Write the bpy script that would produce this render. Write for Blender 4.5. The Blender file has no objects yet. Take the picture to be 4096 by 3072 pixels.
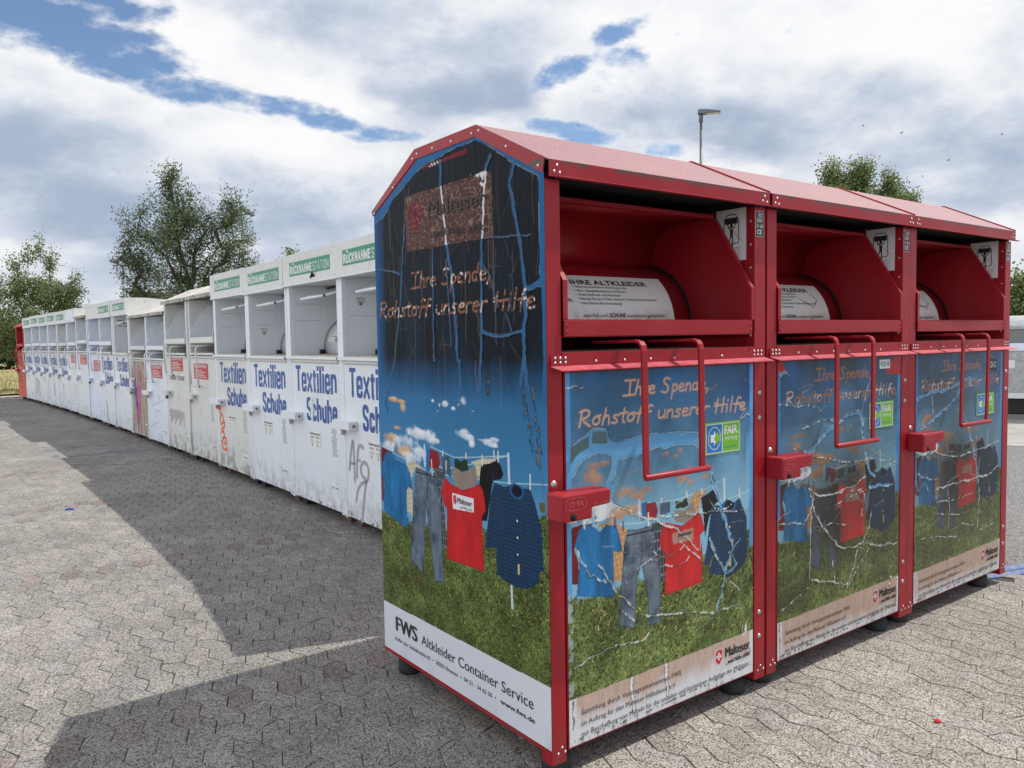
import bpy, bmesh, math, random
import numpy as np
from mathutils import Vector, Matrix
R=math.radians
scene=bpy.context.scene
C=scene.collection
# ---------------------------------------------------------------- camera
def look_matrix(yaw,pitch,roll):
    f=Vector((math.sin(yaw)*math.cos(pitch),math.cos(yaw)*math.cos(pitch),math.sin(pitch)))
    r=Vector((math.cos(yaw),-math.sin(yaw),0)); u=r.cross(f)
    r2=r*math.cos(roll)+u*math.sin(roll); u2=-r*math.sin(roll)+u*math.cos(roll)
    return Matrix((r2,u2,-f)).transposed()
cam=bpy.data.cameras.new('camera'); camo=bpy.data.objects.new('camera',cam); C.objects.link(camo)
camo.matrix_world=Matrix.Translation((-1.6295,-2.0078,1.4852))@look_matrix(R(36.529),R(-3.2723),R(-0.9351)).to_4x4()
cam.sensor_width=36; cam.lens=28.04; cam.clip_start=0.05; cam.clip_end=3000
scene.camera=camo
# ---------------------------------------------------------------- sun, sky, exposure
SUNV=Vector((0.60,-0.17,1.0)).normalized()
sun=bpy.data.lights.new('sun','SUN'); sun.energy=4.4; sun.angle=R(0.6); sun.color=(1.0,0.955,0.88)
suno=bpy.data.objects.new('sun',sun); C.objects.link(suno)
suno.rotation_euler=SUNV.to_track_quat('Z','Y').to_euler()
vs=scene.view_settings; vs.view_transform='Standard'; vs.look='None'; vs.exposure=0.0; vs.gamma=1.0; vs.use_curve_mapping=False
world=bpy.data.worlds.new('World'); scene.world=world; world.use_nodes=True

class NT:
    """terse node building"""
    def __init__(s,tree): s.t=tree; s.n=tree.nodes; s.l=tree.links; s.n.clear()
    def new(s,typ,**kw):
        n=s.n.new(typ)
        for k,v in kw.items():
            if k.startswith('_'): setattr(n,k[1:],v)
        for k,v in kw.items():
            if not k.startswith('_'): s.set(n,k,v)
        return n
    def set(s,n,k,v):
        k=int(k[1:]) if (k[0]=='i' and k[1:].isdigit()) else k
        if isinstance(k,str) and k not in n.inputs: k=k.replace('_',' ')
        i=n.inputs[k]
        if isinstance(v,bpy.types.NodeSocket): s.l.new(v,i)
        else: i.default_value=v
    def m(s,op,a,b=None,c=None,clamp=False):
        n=s.n.new('ShaderNodeMath'); n.operation=op; n.use_clamp=clamp
        for i,v in enumerate((a,b,c)):
            if v is None: continue
            if isinstance(v,bpy.types.NodeSocket): s.l.new(v,n.inputs[i])
            else: n.inputs[i].default_value=v
        return n.outputs[0]
    def ramp(s,v,a,b,lo=0.,hi=1.,smooth=True):
        n=s.n.new('ShaderNodeMapRange'); n.interpolation_type='SMOOTHSTEP' if smooth else 'LINEAR'
        for i,x in enumerate((v,a,b,lo,hi)):
            if isinstance(x,bpy.types.NodeSocket): s.l.new(x,n.inputs[i])
            else: n.inputs[i].default_value=x
        return n.outputs[0]
    def mix(s,f,a,b):
        n=s.n.new('ShaderNodeMix'); n.data_type='RGBA'
        for i,x in ((0,f),(6,a),(7,b)):
            if isinstance(x,bpy.types.NodeSocket): s.l.new(x,n.inputs[i])
            elif i==0: n.inputs[0].default_value=x
            else: n.inputs[i].default_value=(*x[:3],1)
        return n.outputs[2]
    def noise(s,vec,scale,detail=4,rough=.55,dist=0.,dim='3D'):
        n=s.n.new('ShaderNodeTexNoise'); n.noise_dimensions=dim; s.l.new(vec,n.inputs['Vector'])
        n.inputs['Scale'].default_value=scale;n.inputs['Detail'].default_value=detail;n.inputs['Roughness'].default_value=rough;n.inputs['Distortion'].default_value=dist
        return n.outputs['Fac']
    def vmath(s,op,a,b=None):
        n=s.n.new('ShaderNodeVectorMath'); n.operation=op
        for i,v in enumerate((a,b)):
            if v is None: continue
            if isinstance(v,bpy.types.NodeSocket): s.l.new(v,n.inputs[i])
            else: n.inputs[i].default_value=v
        return n.outputs[0] if op not in('DOT_PRODUCT','LENGTH','DISTANCE') else n.outputs[1]

def build_world():
    w=NT(world.node_tree)
    out=w.new('ShaderNodeOutputWorld'); bg=w.new('ShaderNodeBackground')
    sky=w.n.new('ShaderNodeTexSky'); sky.sky_type='NISHITA'; sky.sun_disc=False
    sky.sun_elevation=math.asin(SUNV.z); sky.sun_rotation=math.atan2(SUNV.x,SUNV.y)
    sky.air_density=1.0; sky.dust_density=0.6; sky.ozone_density=1.6
    tc=w.n.new('ShaderNodeTexCoord').outputs['Generated']
    sep=w.n.new('ShaderNodeSeparateXYZ'); w.l.new(tc,sep.inputs[0]); x,y,z=sep.outputs
    zz=w.m('ADD',w.m('MAXIMUM',z,0.0),0.12)
    px=w.m('DIVIDE',x,zz); py=w.m('DIVIDE',y,zz)
    comb=w.n.new('ShaderNodeCombineXYZ'); w.l.new(px,comb.inputs[0]); w.l.new(py,comb.inputs[1]); P=comb.outputs[0]
    # domain warp so that edges billow
    V=w.vmath('MULTIPLY',tc,(1.,1.,1.9))
    wn=w.n.new('ShaderNodeTexNoise'); w.l.new(V,wn.inputs['Vector']); wn.inputs['Scale'].default_value=4.6; wn.inputs['Detail'].default_value=6; wn.inputs['Roughness'].default_value=.62
    off=w.vmath('MULTIPLY',w.vmath('SUBTRACT',wn.outputs['Color'],(.5,.5,.5)),(.34,.34,0.))
    PW=w.vmath('ADD',P,off)
    def blobs(lst):
        acc=None
        for bx,by,rx,ry,amp in lst:
            d=w.vmath('LENGTH',w.vmath('MULTIPLY',w.vmath('SUBTRACT',PW,(bx,by,0.)),(1./(rx*1.22),1./(ry*1.30),0.)))
            g=w.m('MULTIPLY',w.ramp(d,1.55,.35),amp)
            acc=g if acc is None else w.m('MAXIMUM',acc,g)
        return acc
    gaps=blobs([(.24,2.09,.14,.10,1.),(.38,2.16,.12,.10,1.),(.52,2.27,.13,.09,1.),(.67,2.36,.13,.08,.95),(.82,2.31,.13,.06,.85),(.36,1.97,.14,.06,.85),
        (.93,2.29,.10,.06,.85),(1.07,2.34,.13,.06,1.),(1.27,2.35,.10,.06,.9),(1.42,1.70,.05,.13,.85),(1.39,1.43,.05,.09,.9),(1.52,1.53,.09,.05,.6),(1.70,2.0,.14,.06,1.),(1.84,2.02,.08,.07,.9),(2.12,1.98,.07,.05,.6),(1.23,2.42,.08,.04,.7),
        (-1.6,1.2,.5,.4,.9),(-.6,-.9,.5,.6,1.),(1.6,-1.6,.7,.4,.9),(-2.5,-1.,.8,.4,.8)])
    n1=w.noise(V,3.1,8,.56,.25); n2=w.noise(V,8.0,7,.60,.2)
    n3=w.noise(V,21.,6,.62)
    n4=w.noise(V,55.,5,.6)
    cov=w.m('ADD',w.m('ADD',w.m('ADD',w.m('MULTIPLY',w.m('SUBTRACT',n2,.5),1.5),w.m('MULTIPLY',w.m('SUBTRACT',n3,.5),1.6)),w.m('MULTIPLY',w.m('SUBTRACT',n4,.5),.9)),w.m('SUBTRACT',1.0,w.m('MULTIPLY',gaps,1.2)))
    mask=w.ramp(cov,-.15,.80)
    darks=blobs([(.42,3.0,.30,.38,.55),(.72,3.75,.6,.5,.95),(1.2,3.25,.6,.4,.55),(1.14,1.81,.13,.22,.5),(1.30,1.93,.15,.16,.75),(.83,1.80,.22,.12,.45),(1.86,1.70,.26,.14,.7),(2.22,1.66,.3,.20,.95),(2.3,1.35,.3,.2,.7),(2.62,1.38,.3,.25,.7),(3.2,1.4,.6,.5,.8),(3.3,3.6,1.2,.8,.5),(1.9,5.,1.4,.8,.6),(5.,3.,1.,1.,.5)])
    brights=blobs([(.41,2.46,.25,.16,.6),(.63,2.14,.16,.12,.6),(.95,2.16,.22,.10,.8),(1.05,2.62,.3,.14,.5),(1.94,.98,.18,.14,.8),(1.54,1.31,.18,.14,.5),(1.58,1.76,.16,.12,.7),(2.75,2.11,.5,.2,.6),(1.32,1.33,.08,.1,.5)])
    sh=w.m('ADD',w.m('ADD',w.m('MULTIPLY',w.m('SUBTRACT',n1,.5),1.9),w.m('MULTIPLY',w.m('SUBTRACT',n2,.5),1.0)),w.m('SUBTRACT',w.m('MULTIPLY',darks,.62),w.m('MULTIPLY',brights,.35)))
    sh=w.m('SUBTRACT',w.m('ADD',sh,w.m('MULTIPLY',w.m('SUBTRACT',n3,.5),.35)),w.m('MULTIPLY',w.ramp(cov,1.0,.35),.12))
    shade=w.ramp(sh,-.36,.76)
    cl=w.n.new('ShaderNodeValToRGB'); w.l.new(shade,cl.inputs[0]); e=cl.color_ramp.elements
    K=CLOUDK
    e[0].position=0.;e[0].color=(.98*K,.98*K,.99*K,1); e[1].position=1.;e[1].color=(.40*K,.48*K,.62*K,1)
    a=e.new(.35);a.color=(.80*K,.83*K,.88*K,1); a=e.new(.65);a.color=(.61*K,.67*K,.78*K,1)
    skc=w.vmath('MULTIPLY',sky.outputs[0],(1.10,1.18,1.28))
    # unseen clouds to the west made brighter, added fill for the white fronts
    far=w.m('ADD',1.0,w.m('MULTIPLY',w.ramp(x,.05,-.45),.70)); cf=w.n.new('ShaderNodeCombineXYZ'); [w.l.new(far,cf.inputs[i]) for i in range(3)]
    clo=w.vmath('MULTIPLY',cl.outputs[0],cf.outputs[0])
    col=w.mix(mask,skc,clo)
    # below the horizon: dull ground tone so nothing bright leaks up
    col=w.mix(w.ramp(z,-.02,-.06),col,(.25*K,.24*K,.23*K))
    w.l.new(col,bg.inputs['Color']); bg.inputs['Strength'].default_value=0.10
    w.l.new(bg.outputs[0],out.inputs[0])
CLOUDK=10.0
build_world()

# ---------------------------------------------------------------- object bookkeeping
def tag(o,label=None,cat=None,group=None,kind=None):
    if label: o['label']=label
    if cat: o['category']=cat
    if group: o['group']=group
    if kind: o['kind']=kind
    return o
def empty(name,loc=(0,0,0),rz=0.,parent=None):
    o=bpy.data.objects.new(name,None); C.objects.link(o); o.location=loc; o.rotation_euler=(0,0,rz); o.empty_display_size=.2
    if parent: o.parent=parent
    return o
def copy_part(o,parent):
    c=o.copy(); C.objects.link(c); c.parent=parent
    for ch in [q for q in bpy.data.objects if q.parent==o]: copy_part(ch,c)
    return c

class MB:
    def __init__(s): s.v=[];s.f=[];s.m=[];s.mats=[];s.sm=[]
    def mi(s,mat):
        if mat not in s.mats: s.mats.append(mat)
        return s.mats.index(mat)
    def add(s,vs,fs,mat,smooth=False):
        b=len(s.v); s.v+= [tuple(map(float,q)) for q in vs]; k=s.mi(mat)
        for f in fs: s.f.append(tuple(i+b for i in f)); s.m.append(k); s.sm.append(smooth)
        return s
    def box(s,x0,x1,y0,y1,z0,z1,mat):
        v=[(x,y,z) for x in(x0,x1) for y in(y0,y1) for z in(z0,z1)]
        return s.add(v,[(0,1,3,2),(4,6,7,5),(0,4,5,1),(2,3,7,6),(0,2,6,4),(1,5,7,3)],mat)
    def prism(s,prof,x0,x1,mat,cap=True):
        """profile of (y,z) extruded along x"""
        n=len(prof); v=[(x0,*p) for p in prof]+[(x1,*p) for p in prof]
        f=[(i,(i+1)%n,(i+1)%n+n,i+n) for i in range(n)]
        if cap: f+=[tuple(range(n))[::-1],tuple(range(n,2*n))]
        return s.add(v,f,mat)
    def prismz(s,prof,z0,z1,mat):
        n=len(prof); v=[(*p,z0) for p in prof]+[(*p,z1) for p in prof]
        return s.add(v,[(i,(i+1)%n,(i+1)%n+n,i+n) for i in range(n)]+[tuple(range(n))[::-1],tuple(range(n,2*n))],mat)
    def prismy(s,prof,y0,y1,mat):
        n=len(prof); v=[(p[0],y0,p[1]) for p in prof]+[(p[0],y1,p[1]) for p in prof]
        return s.add(v,[(i,(i+1)%n,(i+1)%n+n,i+n) for i in range(n)]+[tuple(range(n))[::-1],tuple(range(n,2*n))],mat)
    def sheet(s,prof,x0,x1,mat,t=.003,smooth=False):
        """open polyline profile (y,z) given thickness"""
        up=[];n=len(prof)
        for i,(y,z) in enumerate(prof):
            a=prof[max(0,i-1)];b=prof[min(n-1,i+1)];d=math.hypot(b[0]-a[0],b[1]-a[1]) or 1
            up.append((y-(b[1]-a[1])/d*t,z+(b[0]-a[0])/d*t))
        ring=list(prof)+up[::-1]; N=len(ring)
        v=[(x0,*p) for p in ring]+[(x1,*p) for p in ring]
        f=[(i,(i+1)%N,(i+1)%N+N,i+N) for i in range(N)]
        for i in range(n-1):
            f.append((i,i+1,N-2-i,N-1-i)); f.append((N+i,N+N-1-i,N+N-2-i,N+i+1))
        return s.add(v,f,mat,smooth)
    def tube(s,pts,r,mat,n=8,cap=True):
        pts=[Vector(p) for p in pts]; rs=r if isinstance(r,(list,tuple)) else [r]*len(pts)
        v=[];prev=None
        for i,p in enumerate(pts):
            t=(pts[min(i+1,len(pts)-1)]-pts[max(i-1,0)]).normalized()
            if prev is None: a=t.orthogonal().normalized()
            else:
                a=prev-t*prev.dot(t); a=a.normalized() if a.length>1e-6 else t.orthogonal().normalized()
            prev=a; b=t.cross(a)
            for k in range(n):
                q=2*math.pi*k/n; v.append(p+(a*math.cos(q)+b*math.sin(q))*rs[i])
        f=[]
        for i in range(len(pts)-1):
            for k in range(n): f.append((i*n+k,i*n+(k+1)%n,(i+1)*n+(k+1)%n,(i+1)*n+k))
        if cap: f+=[tuple(range(n))[::-1],tuple(range((len(pts)-1)*n,len(pts)*n))]
        return s.add(v,f,mat,True)
    def dome(s,c,nrm,r,mat,h=.45,n=8):
        c=Vector(c);nrm=Vector(nrm).normalized();a=nrm.orthogonal().normalized();b=nrm.cross(a);v=[]
        for rr,hh in((1.,0.),(.8,h*.7),(.35,h)):
            for k in range(n):
                q=2*math.pi*k/n; v.append(c+(a*math.cos(q)+b*math.sin(q))*r*rr+nrm*r*hh)
        f=[tuple(range(2*n,3*n))]
        for i in range(2):
            for k in range(n): f.append((i*n+k,i*n+(k+1)%n,(i+1)*n+(k+1)%n,(i+1)*n+k))
        return s.add(v,f,mat,True)
    def cyl(s,c0,c1,r,mat,n=20): return s.tube([c0,c1],r,mat,n)
    def ribbon(s,pts,w,y,mat,fx=lambda a,b,y:(a,y,b),taper=0.):
        """flat stroke on a plane through 2d points, width w (number or list)"""
        n=len(pts);ws=w if isinstance(w,(list,tuple)) else [w]*n;L=[];Rr=[]
        for i,(a,b) in enumerate(pts):
            p=pts[max(0,i-1)];q=pts[min(n-1,i+1)];d=math.hypot(q[0]-p[0],q[1]-p[1]) or 1
            nx,nz=-(q[1]-p[1])/d,(q[0]-p[0])/d; h=ws[i]/2
            L.append(fx(a+nx*h,b+nz*h,y));Rr.append(fx(a-nx*h,b-nz*h,y))
        return s.add(L+Rr,[(i,i+1,n+i+1,n+i) for i in range(n-1)],mat)
    def build(s,name,parent=None,bevel=0.,label=None):
        me=bpy.data.meshes.new(name); me.from_pydata(s.v,[],s.f)
        for m in s.mats: me.materials.append(m)
        me.polygons.foreach_set('material_index',s.m); me.polygons.foreach_set('use_smooth',s.sm)
        bm=bmesh.new(); bm.from_mesh(me); bmesh.ops.recalc_face_normals(bm,faces=bm.faces[:]) if len(s.f)<60000 and not getattr(s,'flat',False) else None
        bm.to_mesh(me); bm.free(); me.update()
        o=bpy.data.objects.new(name,me); C.objects.link(o)
        if parent: o.parent=parent
        if bevel:
            b=o.modifiers.new('bevel','BEVEL'); b.width=bevel; b.segments=2; b.limit_method='ANGLE'; b.angle_limit=R(40); b.harden_normals=False
        if label: o['label']=label
        return o

# ---------------------------------------------------------------- text
_tc={}
def glyphs(text,bold=0.,res=3):
    k=(text,bold,res)
    if k in _tc: return _tc[k]
    cu=bpy.data.curves.new('lettering','FONT'); cu.body=text; cu.size=1.; cu.resolution_u=res; cu.offset=bold; cu.fill_mode='FRONT'
    o=bpy.data.objects.new('lettering',cu); C.objects.link(o); dg=bpy.context.evaluated_depsgraph_get(); dg.update()
    me=o.evaluated_get(dg).to_mesh(); v=np.array([q.co[:2] for q in me.vertices]); f=[tuple(p.vertices) for p in me.polygons]
    o.evaluated_get(dg).to_mesh_clear(); bpy.data.objects.remove(o); bpy.data.curves.remove(cu)
    _tc[k]=(v,f); return _tc[k]
CAPH=.682
def text(mb,s,x0,x1,zb,cap,mat,fx,bold=0.,res=3,fat=0.):
    """text from x0 to x1 (fitted), baseline zb, capital height cap; fx maps (a,b)->xyz"""
    v,f=glyphs(s,bold,res); mn=v[:,0].min();mx=v[:,0].max()
    x0+=fat;x1-=fat; sx=(x1-x0)/(mx-mn)
    # normal of the surface the text lies on, to keep stacked copies apart
    o=Vector(fx(0,0)); n=(Vector(fx(.01,0))-o).cross(Vector(fx(0,.01))-o).normalized()
    for i,k in enumerate((0.,) if not fat else (-fat,-fat/3,fat/3,fat)):
        vv=[Vector(fx(x0+(a-mn)*sx+k,zb+b*cap/CAPH))+n*(.0002*i) for a,b in v]
        mb.add(vv,f,mat)

# condensed poster lettering built from strokes: (strokes, advance, kind) in a unit box, x-height XH
XH=.73
_r=lambda *p:('r',list(p))      # rounded stroke
_s=lambda *p:('s',list(p))      # straight segments
SF={'T':([_s((0,1),(1,1)),_s((.5,1),(.5,0))],.60,1),'e':([_r((0,.50),(0,.86),(.12,1),(.88,1),(1,.86),(1,.50)),_s((0,.50),(1,.50)),_r((0,.50),(0,.12),(.12,0),(.88,0),(1,.12),(1,.27))],.56,0),
'x':([_s((0,1),(1,0)),_s((1,1),(0,0))],.58,0),'t':([_r((.42,1.30),(.42,.10),(.5,0),(1,0)),_s((0,.98),(1,.98))],.40,0),'i':([_s((.5,1),(.5,0)),_s((.5,1.457),(.5,1.40))],.25,0),'l':([_s((.5,1.457),(.5,0))],.25,0),
'n':([_s((0,1),(0,0)),_r((0,.80),(.18,1),(.85,1),(1,.82),(1,0))],.56,0),'h':([_s((0,1.457),(0,0)),_r((0,.80),(.18,1),(.85,1),(1,.82),(1,0))],.56,0),'u':([_s((1,1),(1,0)),_r((0,1),(0,.18),(.15,0),(.82,0),(1,.20))],.56,0),
'c':([_r((1,.70),(1,.88),(.88,1),(.12,1),(0,.88),(0,.12),(.12,0),(.88,0),(1,.12),(1,.30))],.54,0),
'S':([_r((1,.74),(1,.90),(.85,1),(.15,1),(0,.88),(0,.68),(.1,.58),(.9,.42),(1,.32),(1,.12),(.85,0),(.15,0),(0,.10),(0,.26))],.62,1),
'R':([_s((0,1),(0,0)),_r((0,1),(.85,1),(1,.90),(1,.62),(.85,.52),(0,.52)),_s((.55,.52),(1,0))],.60,1),'Ü':([_r((0,1),(0,.14),(.15,0),(.85,0),(1,.14),(1,1)),_s((.18,1.36),(.18,1.44)),_s((.82,1.36),(.82,1.44))],.60,1),
'C':([_r((1,.72),(1,.90),(.85,1),(.15,1),(0,.90),(0,.10),(.15,0),(.85,0),(1,.10),(1,.28))],.58,1),'K':([_s((0,1),(0,0)),_s((1,1),(0,.40)),_s((.30,.56),(1,0))],.60,1),'N':([_s((0,1),(0,0)),_s((0,1),(1,0)),_s((1,1),(1,0))],.60,1),
'A':([_s((0,0),(.5,1)),_s((.5,1),(1,0)),_s((.2,.30),(.8,.30))],.62,1),'H':([_s((0,1),(0,0)),_s((1,1),(1,0)),_s((0,.52),(1,.52))],.60,1),'M':([_s((0,1),(0,0)),_s((1,1),(1,0)),_s((0,1),(.5,.15)),_s((.5,.15),(1,1))],.76,1),
'E':([_s((0,1),(0,0)),_s((0,1),(1,1)),_s((0,.52),(.9,.52)),_s((0,0),(1,0))],.52,1),'I':([_s((.5,1),(.5,0))],.26,1),'O':([_r((.5,1),(.15,1),(0,.88),(0,.12),(.15,0),(.85,0),(1,.12),(1,.88),(.85,1),(.5,1))],.60,1),' ':([],.3,1)}
def strokes(mb,s,x0,x1,z0,cap,w,m,y,gap=.30):
    """block letters s between x0 and x1, stroke width w (metres), on the plane y"""
    tot=sum(SF[c][1] for c in s); n=len(s); k=(x1-x0)/tot; x=x0; lay=0
    for c in s:
        st,ad,capk=SF[c]; adv=ad*k; pad=w*gap/2; H=cap if capk else cap*XH; hx0=x+pad+w/2; hx1=x+adv-pad-w/2
        if ad<.3: hx0=hx1=x+adv/2
        for kind,P in st:
            Q=[(hx0+(hx1-hx0)*a,z0+w*.42+(H-w*.84)*b) for a,b in P]
            if kind=='r':
                for _ in range(2): Q=[Q[0]]+[z for i in range(len(Q)-1) for z in ((Q[i][0]*.75+Q[i+1][0]*.25,Q[i][1]*.75+Q[i+1][1]*.25),(Q[i][0]*.25+Q[i+1][0]*.75,Q[i][1]*.25+Q[i+1][1]*.75))]+[Q[-1]]
            else:
                (a,b),(c_,d)=Q; L_=math.hypot(c_-a,d-b) or 1; e=w*.42; ux,uz=(c_-a)/L_,(d-b)/L_; Q=[(a-ux*e,b-uz*e),(c_+ux*e,d+uz*e)]
            mb.ribbon(Q,w if abs(Q[0][0]-Q[-1][0])<w*.2 or kind=='r' else w*.88,y-.00012*lay,m); lay=(lay+1)%4
        x+=adv
# ---------------------------------------------------------------- materials
def lin(r,g,b):
    f=lambda c:((c/255+.055)/1.055)**2.4 if c/255>.04045 else c/255/12.92
    return (f(r),f(g),f(b))
MATS={}
def mat(name,col,rough=.5,metal=0.,spec=.5,fn=None,coat=0.):
    m=bpy.data.materials.new(name); m.use_nodes=True; t=NT(m.node_tree)
    out=t.new('ShaderNodeOutputMaterial'); p=t.new('ShaderNodeBsdfPrincipled')
    t.l.new(p.outputs[0],out.inputs[0]); p.inputs['Base Color'].default_value=(*col[:3],1); p.inputs['Roughness'].default_value=rough
    p.inputs['Metallic'].default_value=metal; p.inputs['Specular IOR Level'].default_value=spec; p.inputs['Coat Weight'].default_value=coat
    tc=t.n.new('ShaderNodeTexCoord'); 
    if fn: fn(t,p,tc.outputs['Object'])
    else:
        n=t.noise(tc.outputs['Object'],14,4); t.set(p,'Base Color',t.mix(t.ramp(n,.3,.7,0.,.18),col,tuple(c*.72 for c in col)))
    MATS[name]=m; return m
def bump(t,p,h,strength=.2,dist=.002):
    b=t.n.new('ShaderNodeBump'); b.inputs['Strength'].default_value=strength; b.inputs['Distance'].default_value=dist
    t.l.new(h,b.inputs['Height']); t.l.new(b.outputs[0],p.inputs['Normal'])
def objrand(t): return t.n.new('ShaderNodeObjectInfo').outputs['Random']
def sepz(t,v):
    s=t.n.new('ShaderNodeSeparateXYZ'); t.l.new(v,s.inputs[0]); return s.outputs
def f_red(t,p,v):
    n=t.noise(v,2.2,5,.6); fade=t.ramp(n,.42,.72,0.,.55); c=t.mix(fade,(.30,.010,.018),(.35,.032,.042))
    sc=t.noise(t.vmath('MULTIPLY',v,(9.,9.,2.)),7,6,.7); c=t.mix(t.ramp(sc,.66,.74,0.,.35),c,(.42,.10,.11))
    ch=t.noise(v,55,3,.6); big=t.noise(v,3,2); c=t.mix(t.m('MULTIPLY',t.ramp(ch,.70,.74),t.ramp(big,.50,.62)),c,(.10,.085,.08))
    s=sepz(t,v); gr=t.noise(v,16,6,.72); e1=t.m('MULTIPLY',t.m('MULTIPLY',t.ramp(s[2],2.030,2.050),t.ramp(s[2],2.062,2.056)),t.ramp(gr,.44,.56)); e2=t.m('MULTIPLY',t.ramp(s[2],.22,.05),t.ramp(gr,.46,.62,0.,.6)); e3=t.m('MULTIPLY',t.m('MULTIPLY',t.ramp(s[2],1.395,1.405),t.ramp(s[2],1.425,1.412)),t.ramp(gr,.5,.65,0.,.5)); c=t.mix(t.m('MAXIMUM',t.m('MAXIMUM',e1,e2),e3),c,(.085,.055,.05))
    t.set(p,'Base Color',c); t.set(p,'Roughness',t.ramp(n,.3,.7,.30,.50)); bump(t,p,t.noise(v,6,3),.22,.006)
mat('red paint',(.25,.01,.02),.35,fn=f_red,spec=.32)
def f_redfar(t,p,v):
    s=sepz(t,v); n=t.noise(v,3,4); c=t.mix(t.ramp(s[2],.2,.9),(.62,.07,.035),(.42,.012,.02)); c=t.mix(t.ramp(n,.4,.7,0,.3),c,(.5,.10,.07)); t.set(p,'Base Color',c)
mat('old red paint',(.45,.02,.02),.45,fn=f_redfar)
def f_roof(t,p,v):
    n=t.noise(v,150,4,.75); n2=t.noise(v,2.0,4,.6); n3=t.noise(v,26,5,.7)
    c=t.mix(t.ramp(n,.40,.62),(.20,.068,.078),(.32,.165,.18)); c=t.mix(t.ramp(n2,.45,.75,0.,.6),c,(.42,.12,.15))
    c=t.mix(t.ramp(n3,.60,.72,0.,.5),c,(.20,.15,.13)); t.set(p,'Base Color',c); bump(t,p,n,.25,.001)
mat('chalked roof paint',(.4,.2,.2),.55,fn=f_roof)
def f_lip(t,p,v):
    n=t.noise(v,30,4,.7); t.set(p,'Base Color',t.mix(t.ramp(n,.35,.7),(.50,.10,.13),(.42,.045,.065)))
mat('pale red',(.5,.1,.12),.42,fn=f_lip)  # paler, pinker red than the body paint
mat('steel rivet',(.62,.62,.60),.35,.75)
mat('zinc bolt',(.45,.46,.46),.4,.8)
mat('black rubber',(.018,.019,.02),.75)
mat('black trim',(.012,.012,.013),.5)
mat('gap and shade black',(.008,.008,.009),.9)
def f_white(dirt,streak=.5,tone=(.735,.778,.822)):
    def f(t,p,v):
        s=sepz(t,v); r=objrand(t); vr=t.vmath('ADD',v,None) if 0 else v
        comb=t.n.new('ShaderNodeCombineXYZ'); t.l.new(t.m('MULTIPLY',r,37.),comb.inputs[0]); t.l.new(t.m('MULTIPLY',r,11.),comb.inputs[1]); vo=t.vmath('ADD',v,comb.outputs[0])
        n=t.noise(vo,1.7,5,.62); c=t.mix(t.ramp(n,.35,.75,0.,.55*dirt+.02),tone,(.55,.54,.50))
        st=t.noise(t.vmath('MULTIPLY',vo,(26.,26.,1.6)),1.,5,.65); c=t.mix(t.ramp(st,.56,.74,0.,streak*(.12+.6*dirt)),c,(.36,.35,.31))
        low=t.ramp(s[2],.60,.08); g=t.noise(vo,7,6,.7); gm=t.m('MULTIPLY',low,t.ramp(t.m('ADD',g,t.m('MULTIPLY',low,.10)),.52,.70)); c=t.mix(t.m('MULTIPLY',gm,min(1.,.25+dirt*.8)),c,(.17,.165,.12))
        rn=t.noise(vo,22,5,.7); edge=t.ramp(s[2],.17,.09); c=t.mix(t.m('MULTIPLY',edge,t.ramp(rn,.52,.62)),c,(.13,.055,.025))
        sp=t.noise(vo,60,2,.5); c=t.mix(t.ramp(sp,.72,.76,0.,.5),c,(.25,.22,.18))
        t.set(p,'Base Color',c); t.set(p,'Roughness',t.ramp(n,.3,.7,.33,.5)); bump(t,p,t.noise(vo,3.2,3),.28,.010)
    return f
mat('white paint',(.7,.7,.7),.4,fn=f_white(.12))
mat('grimy white paint',(.7,.7,.7),.45,fn=f_white(.55,.9,(.68,.69,.675)))
mat('fresh white paint',(.7,.7,.7),.4,fn=f_white(.05,.3,(.70,.76,.86)))
def f_wroof(t,p,v):
    n=t.noise(v,24,6,.72); n2=t.noise(v,3,3); c=t.mix(t.ramp(n,.42,.68),(.56,.55,.51),(.36,.33,.28)); c=t.mix(t.ramp(n2,.5,.75,0,.4),c,(.8,.8,.78)); t.set(p,'Base Color',c)
mat('weathered white roof',(.6,.6,.55),.6,fn=f_wroof)
def f_eave(t,p,v):
    n=t.noise(t.vmath('MULTIPLY',v,(30.,8.,8.)),1.6,6,.75); t.set(p,'Base Color',t.mix(t.ramp(n,.40,.62),(.58,.56,.50),(.085,.075,.055)))
mat('mossy white eave',(.3,.3,.25),.7,fn=f_eave)
def f_hdr(t,p,v):
    s=sepz(t,v); n=t.noise(v,70,3,.7); up=t.ramp(s[2],2.08,2.22); r=objrand(t)
    c=t.mix(t.noise(v,4,4),(.72,.735,.74),(.62,.62,.59)); c=t.mix(t.m('MULTIPLY',t.m('MULTIPLY',up,t.ramp(n,.52,.60)),t.ramp(r,.1,.9,.05,.6)),c,(.16,.15,.12))
    st=t.noise(t.vmath('MULTIPLY',v,(22.,22.,2.)),1.,5,.65); c=t.mix(t.ramp(st,.55,.75,0.,.45),c,(.38,.37,.32)); t.set(p,'Base Color',c)
mat('speckled white header',(.7,.7,.7),.5,fn=f_hdr)
def f_shelf(t,p,v):
    n=t.noise(v,18,6,.7); t.set(p,'Base Color',t.mix(t.ramp(n,.35,.65),(.50,.46,.38),(.30,.25,.17)))
mat('dirty shelf',(.4,.35,.28),.7,fn=f_shelf)
def f_shelfr(t,p,v):
    n=t.noise(v,18,6,.7); t.set(p,'Base Color',t.mix(t.ramp(n,.35,.65),(.16,.07,.05),(.10,.07,.045)))
mat('dusty red shelf',(.15,.07,.05),.7,fn=f_shelfr)
mat('lettering blue',(.018,.085,.33),.4)
mat('sign green',(.008,.24,.125),.45)
mat('sign white',(.70,.72,.73),.45)
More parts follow.
